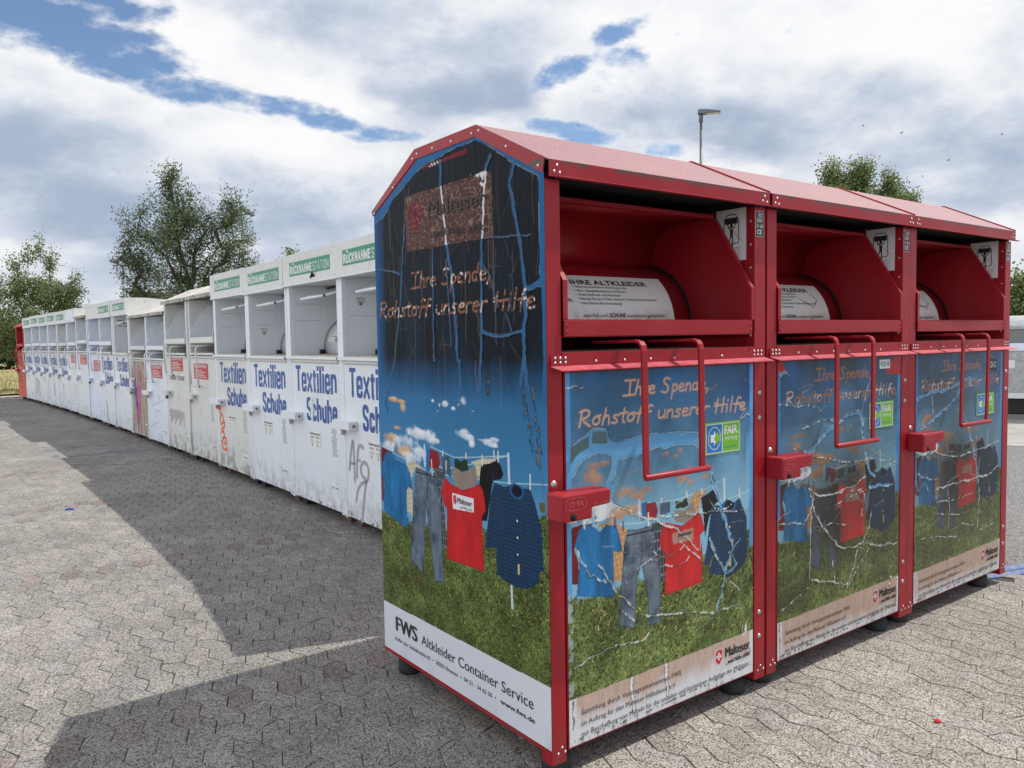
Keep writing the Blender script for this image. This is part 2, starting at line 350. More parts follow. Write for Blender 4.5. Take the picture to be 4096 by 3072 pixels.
mat('sticker white',(.76,.76,.74),.5)
mat('sticker red',(.52,.028,.028),.45)
mat('print black',(.018,.018,.02),.5)
mat('print grey',(.30,.30,.30),.6)
mat('print dark brown',(.02,.014,.012),.6)
mat('print red',(.52,.02,.03),.45)
mat('mint residue',(.42,.50,.44),.65)
mat('orange spray',(.85,.15,.02),.6)
mat('grey spray',(.36,.36,.36),.65)
mat('dark spray',(.10,.10,.10),.65)
mat('pink spray',(.60,.06,.22),.6)
mat('purple spray',(.12,.06,.26),.6)
def f_brown(t,p,v):
    n=t.noise(t.vmath('MULTIPLY',v,(20.,20.,2.5)),1.,5,.7); c=t.mix(t.ramp(n,.35,.65),(.52,.46,.40),(.17,.10,.07)); t.set(p,'Base Color',c)
mat('drip stained paint',(.4,.3,.3),.6,fn=f_brown)
mat('lime green print',(.16,.45,.02),.4)
mat('sky blue print',(.015,.18,.50),.4)
mat('teal print',(.03,.30,.20),.4)
def f_label(t,p,v):
    s=sepz(t,v); n=t.noise(t.vmath('MULTIPLY',v,(10.,10.,3.)),2,5,.6); low=t.ramp(s[2],1.61,1.555); c=t.mix(t.m('MULTIPLY',low,t.ramp(n,.35,.7,.1,.7)),(.74,.74,.72),(.42,.28,.16)); t.set(p,'Base Color',c)
mat('drum label',(.7,.7,.7),.4,fn=f_label)
def f_zinc(t,p,v):
    n=t.n.new('ShaderNodeTexVoronoi'); t.l.new(v,n.inputs['Vector']); n.inputs['Scale'].default_value=14
    n2=t.noise(v,6,5,.7); c=t.mix(n.outputs['Distance'],(.34,.36,.37),(.50,.52,.53)); c=t.mix(t.ramp(n2,.4,.7,0,.5),c,(.28,.30,.31)); t.set(p,'Base Color',c)
mat('galvanised steel',(.4,.42,.43),.45,.55,fn=f_zinc)
mat('mast grey',(.20,.21,.21),.55,.3)
mat('lamp grey',(.16,.175,.18),.5,.4)
mat('lamp glass',(.45,.47,.46),.3)
mat('bird plumage',(.03,.028,.03),.8)
mat('red plastic',(.6,.02,.015),.35)
mat('blue cord',(.03,.12,.45),.6)
mat('brick debris',(.13,.085,.065),.85)
# poster: colour painted per vertex from the artwork below, glossy film
def f_art(t,p,v):
    a=t.n.new('ShaderNodeVertexColor'); a.layer_name='art'; c=a.outputs[0]
    n=t.noise(v,220,2,.6); c2=t.mix(t.ramp(n,.3,.7,0.,.16),c,(0,0,0)); t.set(p,'Base Color',c2)
    n2=t.noise(t.vmath('MULTIPLY',v,(1.,1.,.28)),34,6,.75); bump(t,p,n2,.22,.0022)
mat('printed film',(.3,.3,.3),.34,fn=f_art,spec=.35)
def f_art2(t,p,v):
    a=t.n.new('ShaderNodeVertexColor'); a.layer_name='art'; t.set(p,'Base Color',a.outputs[0])
    n2=t.noise(t.vmath('MULTIPLY',v,(1.,1.,.4)),60,7,.8); bump(t,p,n2,.45,.003)
mat('shrivelled printed film',(.3,.3,.3),.5,fn=f_art2,spec=.10)
# ground
def f_paver(t,p,v):
    a=t.n.new('ShaderNodeVertexColor'); a.layer_name='tint'
    vo=t.n.new('ShaderNodeTexVoronoi'); t.l.new(v,vo.inputs['Vector']); vo.inputs['Scale'].default_value=230
    sc=sepz(t,vo.outputs['Color']); g=sc[0]
    r=t.n.new('ShaderNodeValToRGB'); t.l.new(g,r.inputs[0]); e=r.color_ramp.elements; r.color_ramp.interpolation='LINEAR'
    e[0].position=0;e[0].color=(.20,.20,.20,1);e[1].position=1;e[1].color=(1.6,1.57,1.5,1)
    q=e.new(.22);q.color=(.30,.29,.29,1);q=e.new(.45);q.color=(.95,.93,.90,1);q=e.new(.88);q.color=(1.15,1.12,1.06,1)
    c=t.vmath('MULTIPLY',a.outputs[0],r.outputs[0])
    n=t.noise(v,.9,5,.6); n2=t.noise(v,5.,5,.65); k=t.m('MULTIPLY',t.ramp(n,.3,.7,.84,1.10),t.ramp(n2,.3,.7,.88,1.08))
    comb=t.n.new('ShaderNodeCombineXYZ'); [t.l.new(k,comb.inputs[i]) for i in range(3)]
    c=t.vmath('MULTIPLY',c,comb.outputs[0])
    st=t.noise(v,1.6,3,.5); c=t.mix(t.ramp(st,.68,.76,0.,.38),c,(.07,.068,.065))
    t.set(p,'Base Color',c); bump(t,p,g,.5,.0018)
mat('paver concrete',(.3,.29,.27),.88,fn=f_paver,spec=.25)
def f_joint(t,p,v): t.set(p,'Base Color',t.mix(t.noise(v,9,4),(.030,.028,.025),(.060,.055,.048)))
mat('joint sand',(.05,.05,.04),.95,fn=f_joint)
def f_asph(t,p,v):
    vo=t.n.new('ShaderNodeTexVoronoi'); t.l.new(v,vo.inputs['Vector']); vo.inputs['Scale'].default_value=120
    g=sepz(t,vo.outputs['Color'])[1]; n=t.noise(v,1.2,5,.6); c=t.mix(t.ramp(g,.2,.95),(.085,.085,.087),(.27,.265,.26)); c=t.mix(t.ramp(n,.3,.7,0,.3),c,(.20,.195,.19)); t.set(p,'Base Color',c); bump(t,p,g,.6,.003)
mat('asphalt',(.15,.15,.15),.9,fn=f_asph,spec=.25)
def f_conc(t,p,v):
    n=t.noise(v,3,6,.65); t.set(p,'Base Color',t.mix(t.ramp(n,.3,.7),(.34,.32,.30),(.24,.225,.21)))
mat('pale concrete',(.3,.28,.26),.9,fn=f_conc)
def f_grass(t,p,v):
    n=t.noise(t.vmath('MULTIPLY',v,(1.,1.,1.)),.55,6,.65); n2=t.noise(v,9,5,.7); c=t.mix(t.ramp(n,.42,.60),(.40,.32,.17),(.15,.17,.06)); c=t.mix(t.ramp(n2,.35,.7,0,.5),c,(.46,.39,.23)); t.set(p,'Base Color',c); bump(t,p,n2,.8,.03)
mat('dry grass',(.25,.2,.1),.95,fn=f_grass,spec=.1)
mat('straw blade',(.38,.31,.16),.9)
def f_bpaint(t,p,v):
    n=t.noise(v,26,6,.75); t.set(p,'Base Color',t.mix(t.ramp(n,.45,.55),(.05,.14,.38),(.20,.20,.20)))
mat('worn blue paint',(.05,.15,.4),.8,fn=f_bpaint)
def f_leaf(c0,c1,c2):
    def f(t,p,v):
        r=t.n.new('ShaderNodeVertexColor'); r.layer_name='tint'; s=t.n.new('ShaderNodeSeparateColor'); t.l.new(r.outputs[0],s.inputs[0])
        c=t.mix(s.outputs[0],c0,c1); c=t.mix(t.ramp(s.outputs[1],.85,1.),c,c2); t.set(p,'Base Color',c); 
        t.set(p,'Transmission Weight',0.)
        # thin leaf: some light passes through
        tr=t.n.new('ShaderNodeBsdfTranslucent'); t.l.new(c,tr.inputs[0]); mx=t.n.new('ShaderNodeMixShader'); mx.inputs[0].default_value=.35
        out=[n for n in t.n if n.type=='OUTPUT_MATERIAL'][0]; t.l.new(p.outputs[0],mx.inputs[1]); t.l.new(tr.outputs[0],mx.inputs[2]); t.l.new(mx.outputs[0],out.inputs[0])
    return f
mat('ash leaves',(.05,.09,.03),.5,fn=f_leaf((.050,.084,.032),(.118,.16,.066),(.21,.25,.13)),spec=.4)
mat('shrub leaves',(.05,.09,.03),.5,fn=f_leaf((.095,.14,.045),(.20,.25,.085),(.30,.32,.16)),spec=.4)
mat('hedge leaves',(.03,.06,.02),.6,fn=f_leaf((.025,.048,.016),(.055,.085,.03),(.10,.12,.05)),spec=.3)
def f_bark(t,p,v):
    n=t.noise(t.vmath('MULTIPLY',v,(8.,8.,1.)),3,5,.7); t.set(p,'Base Color',t.mix(t.ramp(n,.3,.7),(.05,.038,.026),(.12,.10,.075)))
mat('bark',(.08,.06,.045),.9,fn=f_bark,spec=.2)
M=MATS
END={'tee_red0': [(0.017,1.015),(0.135,0.999),(0.076,0.993),(0.025,0.93),(0.034,0.77),(0.01,0.772)],'plaid': [(0.241,0.964),(0.302,0.985),(0.4,0.954),(0.322,0.96),(0.282,0.907),(0.291,0.74),(0.232,0.768),(0.241,0.846)],'tee_blue': [(0.058,0.994),(0.107,1.004),(0.148,0.967),(0.191,0.966),(0.241,0.961),(0.272,0.927),(0.291,0.859),(0.253,0.867),(0.236,0.846),(0.239,0.687),(0.155,0.7),(0.026,0.732),(0.023,0.786),(0.038,0.846),(0.017,0.895),(0.023,0.941)],'dkplaid': [(0.466,0.972),(0.558,0.978),(0.543,0.946),(0.517,0.892),(0.538,0.818),(0.556,0.669),(0.522,0.662),(0.502,0.884)],'jeans': [(0.328,0.96),(0.405,0.949),(0.49,0.955),(0.502,0.895),(0.518,0.81),(0.518,0.651),(0.524,0.52),(0.451,0.508),(0.435,0.612),(0.399,0.811),(0.377,0.611),(0.357,0.519),(0.26,0.556),(0.285,0.744),(0.303,0.882)],'blue_s': [(0.409,1.039),(0.44,1.047),(0.431,0.952),(0.405,0.954)],'red_s': [(0.44,1.048),(0.504,1.041),(0.516,0.999),(0.496,0.966),(0.426,0.973)],'jeans_s': [(0.527,1.025),(0.584,1.037),(0.595,0.948),(0.563,0.964),(0.53,0.985)],'green_s': [(0.623,1.032),(0.67,1.022),(0.706,1.043),(0.718,0.996),(0.664,0.982),(0.62,0.996)],'plaid2': [(0.736,1.029),(0.829,1.054),(0.893,1.056),(0.946,1.003),(0.883,0.986),(0.812,1.028),(0.793,0.965),(0.764,0.99),(0.753,1.022)],'grey': [(0.612,0.998),(0.682,0.981),(0.765,1.018),(0.776,0.962),(0.741,0.934),(0.68,0.915),(0.626,0.922),(0.604,0.949)],'black': [(0.803,1.027),(0.853,1.036),(0.905,1.055),(0.928,1.033),(0.942,1.005),(0.922,0.987),(0.875,0.978),(0.866,0.947),(0.834,0.823),(0.801,0.819),(0.789,0.974)],'tee_red': [(0.548,0.948),(0.589,0.927),(0.671,0.914),(0.733,0.93),(0.786,0.955),(0.813,0.93),(0.827,0.861),(0.801,0.833),(0.806,0.715),(0.809,0.63),(0.551,0.624),(0.559,0.827),(0.538,0.834),(0.517,0.887)],'logo': [(0.6,0.892),(0.747,0.892),(0.749,0.84),(0.602,0.831)],'check': [(0.883,0.971),(0.952,0.964),(1.002,0.988),(1.056,0.974),(1.093,0.979),(1.115,0.939),(1.154,0.851),(1.161,0.711),(1.138,0.705),(1.13,0.665),(1.064,0.627),(0.973,0.621),(0.894,0.638),(0.887,0.679),(0.891,0.737),(0.818,0.722),(0.843,0.84),(0.857,0.913)],'farolive': [(1.139,0.938),(1.173,0.944),(1.173,0.91),(1.146,0.907)]}
L={'poleA': [(0.395,1.058),(0.396,0.974)],'poleB': [(0.971,1.083),(0.974,0.982)],'poleC': [(0.977,0.622),(0.981,0.541)],'line1': [(0.029,1.016),(0.354,0.959),(0.6,0.956),(0.793,0.969),(0.961,0.98),(1.188,1.005)],'line2': [(0.44,1.057),(0.621,1.033),(0.754,1.048),(0.963,1.076)],'line3': [(0.386,0.984),(0.544,0.982),(0.638,0.996),(0.963,1.076)]}
PW=[[(0.249,1.008),(0.247,0.962)],[(0.448,1.004),(0.453,0.942)],[(1.094,1.027),(1.093,0.977)],[(0.536,1.049),(0.535,1.031)],[(0.702,1.057),(0.702,1.037)],[(0.884,1.085),(0.885,1.063)],[(0.91,1.086),(0.91,1.049)],[(0.809,1.061),(0.81,1.024)],[(0.56,1.011),(0.558,0.976)]]
PB=[[(0.54,0.986),(0.548,0.947)],[(0.877,1.004),(0.876,0.971)],[(0.139,1.027),(0.141,1.0)],[(0.372,1.006),(0.373,0.972)]]
CLOUD=[(0.124,1.232,0.052,0.012,1),(0.204,1.225,0.034,0.01,1),(0.22,1.199,0.02,0.022,1),(0.564,1.235,0.026,0.014,0),(0.519,1.227,0.008,0.01,0),(0.466,1.242,0.014,0.007,0),(0.501,1.205,0.021,0.007,0),(0.617,1.221,0.018,0.008,0),(0.687,1.254,0.027,0.02,0),(0.66,1.238,0.018,0.01,0),(0.753,1.219,0.012,0.003,0),(0.176,1.111,0.043,0.011,1),(0.115,1.059,0.098,0.026,1),(0.078,1.021,0.071,0.034,0),(0.329,1.099,0.068,0.026,0),(0.412,1.096,0.07,0.025,0),(0.481,1.084,0.039,0.01,0),(0.284,1.058,0.054,0.022,0),(0.227,1.02,0.066,0.028,1),(0.303,0.995,0.074,0.027,0),(0.196,1.06,0.067,0.027,0),(0.346,1.021,0.063,0.029,0),(0.679,1.132,0.052,0.017,0),(0.722,1.119,0.034,0.014,0),(0.743,1.095,0.018,0.013,0),(0.851,1.114,0.044,0.016,0),(0.887,1.127,0.032,0.008,0),(0.879,1.103,0.027,0.007,0),(0.806,1.117,0.025,0.004,0)]
EC={'wide': [([(0.562,2.161),(0.564,2.075),(0.593,1.85),(0.64,1.664),(0.661,1.403),(0.671,1.396),(0.671,1.289),(0.671,1.221)],0.02),([(0.867,2.084),(0.856,2.028),(0.836,1.846),(0.812,1.405),(0.811,1.398),(0.8,1.304),(0.807,1.258)],0.018),([(1.031,2.07),(1.004,2.004),(1.05,1.837),(1.083,1.659),(1.081,1.584),(1.075,1.509),(1.072,1.408),(1.075,1.423),(1.086,1.316),(1.111,1.189),(1.15,1.107),(1.167,0.96)],0.022),([(0.275,1.957),(0.23,1.681),(0.162,1.396),(0.124,1.337),(0.096,1.247)],0.01),([(0.493,1.843),(0.486,1.401),(0.494,1.403)],0.009),([(0.896,2.12),(0.867,2.084)],0.02),([(0.017,1.795),(0.142,1.782),(0.221,1.763)],0.008),([(0.825,1.511),(0.936,1.491),(1.067,1.509)],0.014),([(0.846,1.845),(0.946,1.836),(1.115,1.825)],0.005),([(1.087,1.649),(1.183,1.658)],0.02),([(0.591,1.787),(0.606,1.632),(0.613,1.46)],0.006),([(0.824,1.756),(0.879,1.714),(0.926,1.596)],0.006),([(0.974,1.573),(1.003,1.51)],0.007),([(1.067,1.402),(1.051,1.345),(1.058,1.306)],0.02)],'film': [(0.006,1.996),(0.099,2.017),(0.198,2.085),(0.426,2.168),(0.607,2.186),(0.8,2.197),(0.893,2.152),(1.006,2.084),(1.159,2.008),(1.161,1.679),(1.111,1.657),(1.171,1.649),(1.173,1.41),(1.169,1.361),(1.167,0.96),(0.004,0.783),(0.034,1.329),(0.023,1.394),(0.01,1.799)],'sign': [(0.277,2.073),(0.899,2.07),(0.9,1.841),(0.287,1.848)],'shield': [(0.311,2.038),(0.426,2.036),(0.427,1.968),(0.367,1.912),(0.313,1.958)],'tape': [(0.426,2.173),(0.557,2.168),(0.746,2.178),(0.747,2.159),(0.562,2.158),(0.431,2.157)],'wsplash': [(0.767,2.077),(0.867,2.076),(0.872,2.067),(0.851,2.018),(0.814,2.045),(0.834,2.058)],'scuff': [([(0.091,1.275),(0.075,1.185)],0.02),([(1.058,1.315),(1.077,1.22),(1.109,1.124),(1.149,1.06)],0.016),([(1.115,1.338),(1.132,1.212),(1.156,1.065)],0.012),([(0.851,1.361),(0.857,1.297)],0.02)]}
DO={'tee_red0': [(0.082,0.844),(0.133,0.85),(0.197,0.848),(0.132,0.81),(0.109,0.771),(0.128,0.724),(0.127,0.648),(0.083,0.657),(0.078,0.802)],'paper': [(0.215,0.839),(0.294,0.838),(0.356,0.801),(0.349,0.729),(0.348,0.769),(0.326,0.623),(0.289,0.626),(0.287,0.735),(0.317,0.762)],'tee_blue': [(0.144,0.846),(0.185,0.844),(0.226,0.813),(0.257,0.833),(0.306,0.823),(0.321,0.779),(0.333,0.732),(0.333,0.729),(0.31,0.726),(0.289,0.737),(0.288,0.661),(0.292,0.571),(0.117,0.609),(0.128,0.691),(0.135,0.757),(0.109,0.785),(0.115,0.791),(0.127,0.829)],'dkplaid': [(0.479,0.805),(0.54,0.806),(0.525,0.699),(0.522,0.72),(0.559,0.672),(0.547,0.575),(0.525,0.574),(0.515,0.695)],'jeans': [(0.359,0.801),(0.407,0.793),(0.479,0.798),(0.506,0.749),(0.508,0.733),(0.525,0.615),(0.527,0.427),(0.465,0.428),(0.455,0.552),(0.428,0.665),(0.407,0.612),(0.393,0.432),(0.314,0.461),(0.326,0.603),(0.341,0.745)],'blue_s': [(0.431,0.887),(0.46,0.888),(0.453,0.833),(0.43,0.818)],'red_s': [(0.453,0.882),(0.503,0.88),(0.517,0.847),(0.506,0.82),(0.466,0.812),(0.453,0.838)],'jeans_s': [(0.527,0.874),(0.582,0.872),(0.582,0.833),(0.527,0.822)],'green_s': [(0.61,0.87),(0.645,0.86),(0.67,0.877),(0.684,0.843),(0.659,0.837),(0.61,0.839)],'plaid2': [(0.685,0.862),(0.725,0.892),(0.792,0.888),(0.754,0.858),(0.739,0.805),(0.702,0.821)],'grey': [(0.603,0.835),(0.659,0.827),(0.71,0.854),(0.732,0.792),(0.666,0.777),(0.609,0.79)],'black': [(0.754,0.863),(0.792,0.873),(0.834,0.888),(0.86,0.839),(0.822,0.814),(0.799,0.772),(0.776,0.705),(0.769,0.786)],'tee_red': [(0.543,0.8),(0.581,0.79),(0.645,0.77),(0.695,0.787),(0.739,0.808),(0.758,0.788),(0.776,0.735),(0.75,0.719),(0.75,0.66),(0.76,0.696),(0.759,0.53),(0.55,0.524),(0.555,0.678),(0.537,0.691),(0.521,0.72),(0.526,0.746)],'logo': [(0.591,0.75),(0.709,0.751),(0.711,0.708),(0.595,0.708)],'check': [(0.818,0.824),(0.876,0.816),(0.907,0.838),(0.955,0.816),(0.987,0.832),(1.032,0.747),(1.037,0.62),(1.037,0.61),(1.026,0.56),(0.973,0.536),(0.912,0.517),(0.869,0.539),(0.802,0.557),(0.827,0.63),(0.802,0.59),(0.77,0.602),(0.79,0.675),(0.799,0.731)]}
DL={'line1': [(0.079,0.86),(0.144,0.848),(0.233,0.836),(0.42,0.814),(0.554,0.818),(0.769,0.816),(1.07,0.855)],'line2': [(0.414,0.892),(0.52,0.875),(0.624,0.873),(0.769,0.891),(0.884,0.917)],'poleA': [(0.419,0.896),(0.42,0.838)],'poleB': [(0.892,0.919),(0.895,0.834)]}
DPW=[[(0.151,0.871),(0.156,0.837)],[(0.987,0.871),(0.989,0.832)],[(0.465,0.845),(0.467,0.798)],[(0.672,0.896),(0.674,0.876)],[(0.534,0.89),(0.535,0.873)],[(0.758,0.897),(0.762,0.877)]]
DPB=[[(0.299,0.851),(0.298,0.815)],[(0.338,0.831),(0.338,0.799)],[(0.209,0.869),(0.21,0.844)]]
DCLOUD=[(0.236,1.048,0.036,0.01,2),(0.194,1.043,0.035,0.017,2),(0.176,1.015,0.035,0.022,2),(0.217,0.997,0.024,0.018,2),(0.556,1.049,0.02,0.011,2),(0.639,1.057,0.014,0.007,2),(0.611,1.038,0.014,0.006,2),(0.66,0.949,0.05,0.017,2),(0.696,0.93,0.029,0.015,2),(0.777,0.942,0.038,0.011,2),(0.37,0.937,0.058,0.021,2),(0.454,0.931,0.053,0.016,2),(0.415,0.913,0.052,0.016,2),(0.326,0.934,0.037,0.028,2),(0.319,0.862,0.05,0.027,2),(0.369,0.868,0.058,0.027,2),(0.204,0.892,0.078,0.027,0),(0.264,0.892,0.036,0.018,0)]
DC={'band': [(0.083,1.111),(0.137,1.141),(0.196,1.171),(0.261,1.172),(0.273,1.133),(0.297,1.115),(0.423,1.129),(0.509,1.131),(0.626,1.128),(0.77,1.111),(0.792,1.033),(0.762,1.04),(0.711,1.075),(0.668,1.074),(0.611,1.079),(0.556,1.07),(0.508,1.079),(0.397,1.06),(0.321,1.054),(0.302,1.009),(0.277,0.971),(0.295,0.965),(0.289,0.943),(0.259,0.969),(0.287,1.038),(0.29,1.071),(0.224,1.089),(0.154,1.07),(0.095,1.002),(0.084,0.978)],'panes': [[(0.196,1.162),(0.261,1.163),(0.267,1.118),(0.195,1.122)],[(0.095,1.119),(0.181,1.15),(0.183,1.115),(0.137,1.097),(0.096,1.058)]],'cr': [([(0.803,0.964),(0.83,0.893),(0.868,0.822),(0.907,0.725),(0.947,0.636),(0.912,0.576),(0.895,0.534),(0.882,0.48),(0.844,0.399)],0.016,0),([(0.27,0.909),(0.356,0.875),(0.433,0.836),(0.52,0.804),(0.623,0.764),(0.695,0.703),(0.738,0.662)],0.016,1),([(0.513,0.824),(0.623,0.815),(0.769,0.801),(0.86,0.798),(1.045,0.772)],0.005,1),([(0.807,0.846),(0.845,0.805),(0.907,0.802),(0.939,0.813)],0.006,1),([(0.12,0.769),(0.153,0.71),(0.172,0.678),(0.217,0.645),(0.249,0.629)],0.01,1),([(0.217,0.698),(0.256,0.647),(0.289,0.601),(0.336,0.561),(0.391,0.509)],0.01,1),([(0.426,0.478),(0.498,0.46),(0.61,0.44),(0.728,0.419),(0.835,0.395),(0.938,0.401),(1.0,0.393)],0.007,1),([(0.101,0.366),(0.174,0.381),(0.239,0.394),(0.334,0.393),(0.439,0.383),(0.483,0.411)],0.009,1),([(0.635,0.711),(0.698,0.663),(0.762,0.614)],0.01,1),([(0.803,0.694),(0.853,0.609),(0.903,0.538),(0.964,0.56),(0.938,0.616),(0.991,0.669)],0.012,0),([(0.921,0.506),(0.982,0.454),(1.009,0.466)],0.006,1),([(0.388,0.259),(0.38,0.184),(0.372,0.115)],0.012,1),([(0.571,0.263),(0.582,0.201),(0.578,0.128)],0.012,1),([(0.322,0.519),(0.362,0.49),(0.39,0.463)],0.004,1),([(0.471,0.677),(0.522,0.647),(0.612,0.618),(0.658,0.628),(0.69,0.649)],0.003,2),([(0.485,0.705),(0.537,0.665),(0.62,0.672),(0.658,0.691)],0.003,2),([(0.089,1.318),(0.123,1.32),(0.157,1.317)],0.008,1),([(0.971,1.21),(1.02,1.186),(0.995,1.147),(1.044,1.164)],0.014,1),([(0.35,0.614),(0.406,0.648),(0.5,0.687)],0.003,1),([(0.146,0.926),(0.082,0.879)],0.004,1)]}
D2C=[([(0.073,1.189),(0.121,1.186),(0.35,1.164),(0.444,1.111),(0.499,1.084)],0.006,0),([(0.312,0.969),(0.418,1.036),(0.527,1.082),(0.598,1.108),(0.714,1.116)],0.02,0),([(0.795,1.266),(0.729,1.14),(0.731,1.009),(0.763,0.908),(0.794,0.839),(0.841,0.8)],0.016,0),([(0.714,1.116),(0.731,1.009)],0.016,0),([(0.172,0.997),(0.286,0.964),(0.247,0.99)],0.004,1),([(0.079,1.316),(0.157,1.312)],0.012,0),([(0.3,0.81),(0.38,0.765),(0.517,0.762),(0.69,0.777),(0.757,0.81)],0.01,1),([(0.307,0.801),(0.334,0.759),(0.341,0.704),(0.408,0.624),(0.492,0.548),(0.563,0.499),(0.694,0.489),(0.785,0.486),(0.911,0.453),(1.058,0.445)],0.013,1),([(0.328,0.706),(0.315,0.592),(0.31,0.407),(0.411,0.372),(0.508,0.353),(0.609,0.321),(0.666,0.387),(0.695,0.464)],0.013,1),([(0.102,0.305),(0.201,0.337),(0.311,0.368)],0.008,1),([(0.609,0.316),(0.67,0.115)],0.012,1),([(0.493,0.452),(0.501,0.402),(0.515,0.351)],0.008,1),([(0.088,0.681),(0.174,0.676),(0.263,0.654),(0.295,0.688),(0.334,0.744)],0.012,1),([(0.517,0.766),(0.72,0.749),(0.751,0.728),(0.729,0.649),(0.724,0.534)],0.014,3),([(0.796,0.756),(0.905,0.75),(1.018,0.741)],0.016,0),([(0.739,0.498),(0.799,0.564),(0.813,0.637)],0.01,1),([(0.623,0.314),(0.726,0.409),(0.801,0.463)],0.008,1),([(0.381,0.699),(0.518,0.711),(0.661,0.732),(0.811,0.745)],0.003,2),([(0.382,0.613),(0.477,0.629),(0.663,0.585)],0.003,2),([(0.247,1.073),(0.404,1.099),(0.513,1.106)],0.003,1),([(0.299,0.94),(0.405,0.936),(0.601,0.892),(0.809,0.887),(1.049,0.845)],0.003,1)]
D3C=[([(0.088,1.142),(0.221,1.17),(0.388,1.179),(0.523,1.2),(0.642,1.228),(0.746,1.218)],0.022,0),([(0.136,0.993),(0.261,1.033),(0.391,1.078),(0.505,1.127),(0.543,1.171)],0.02,0),([(0.239,1.16),(0.251,1.06)],0.006,0),([(0.609,1.026),(0.663,0.936),(0.717,0.864),(0.742,0.775)],0.02,0),([(0.266,0.869),(0.36,0.833),(0.536,0.81),(0.74,0.823),(1.046,0.844)],0.008,1),([(0.29,0.657),(0.403,0.666),(0.581,0.668),(0.746,0.667),(0.918,0.667),(1.029,0.705)],0.018,1),([(0.432,0.686),(0.446,0.525),(0.44,0.422)],0.007,1),([(0.741,0.784),(0.79,0.623),(0.795,0.475),(0.778,0.379)],0.012,3),([(0.124,0.423),(0.297,0.408),(0.412,0.389),(0.53,0.37)],0.006,1),([(0.469,0.417),(0.609,0.434),(0.755,0.402),(0.821,0.362),(0.975,0.378)],0.008,1),([(0.781,0.279),(0.765,0.154)],0.006,1),([(0.311,0.59),(0.504,0.578),(0.707,0.585)],0.004,2),([(0.313,0.525),(0.546,0.491),(0.773,0.488)],0.004,2),([(0.117,0.67),(0.179,0.707),(0.216,0.657)],0.008,0),([(0.108,0.671),(0.088,0.771),(0.16,0.736),(0.289,0.712)],0.008,0)]
D2R=[[(0.066,1.37),(0.108,1.369),(0.139,1.317),(0.072,1.334)],[(1.013,1.371),(1.071,1.374),(1.073,1.276),(0.934,1.29)]]
# ---------------------------------------------------------------- poster artwork (painted on a fine vertex grid)
rng=np.random.default_rng(7)
def vnoise(w,h,cell,seed,aspect=1.):
    """smooth value noise sampled on a h x w grid; cell = feature size in samples"""
    r=np.random.default_rng(seed); gx=int(w/cell)+3; gy=int(h/(cell*aspect))+3; g=r.random((gy,gx))
    x=np.arange(w)/cell; y=np.arange(h)/(cell*aspect); xi=x.astype(int);yi=y.astype(int);fx=x-xi;fy=y-yi
    fx=fx*fx*(3-2*fx);fy=(fy*fy*(3-2*fy))[:,None]
    a=g[yi][:,xi]*(1-fx)+g[yi][:,xi+1]*fx; b=g[yi+1][:,xi]*(1-fx)+g[yi+1][:,xi+1]*fx
    return a*(1-fy)+b*fy
def fbm(w,h,cell,seed,octv=4,aspect=1.):
    o=0;amp=1;t=0
    for i in range(octv): o=o+amp*vnoise(w,h,max(1.01,cell/2**i),seed+i*31,aspect); t+=amp; amp*=.55
    return o/t
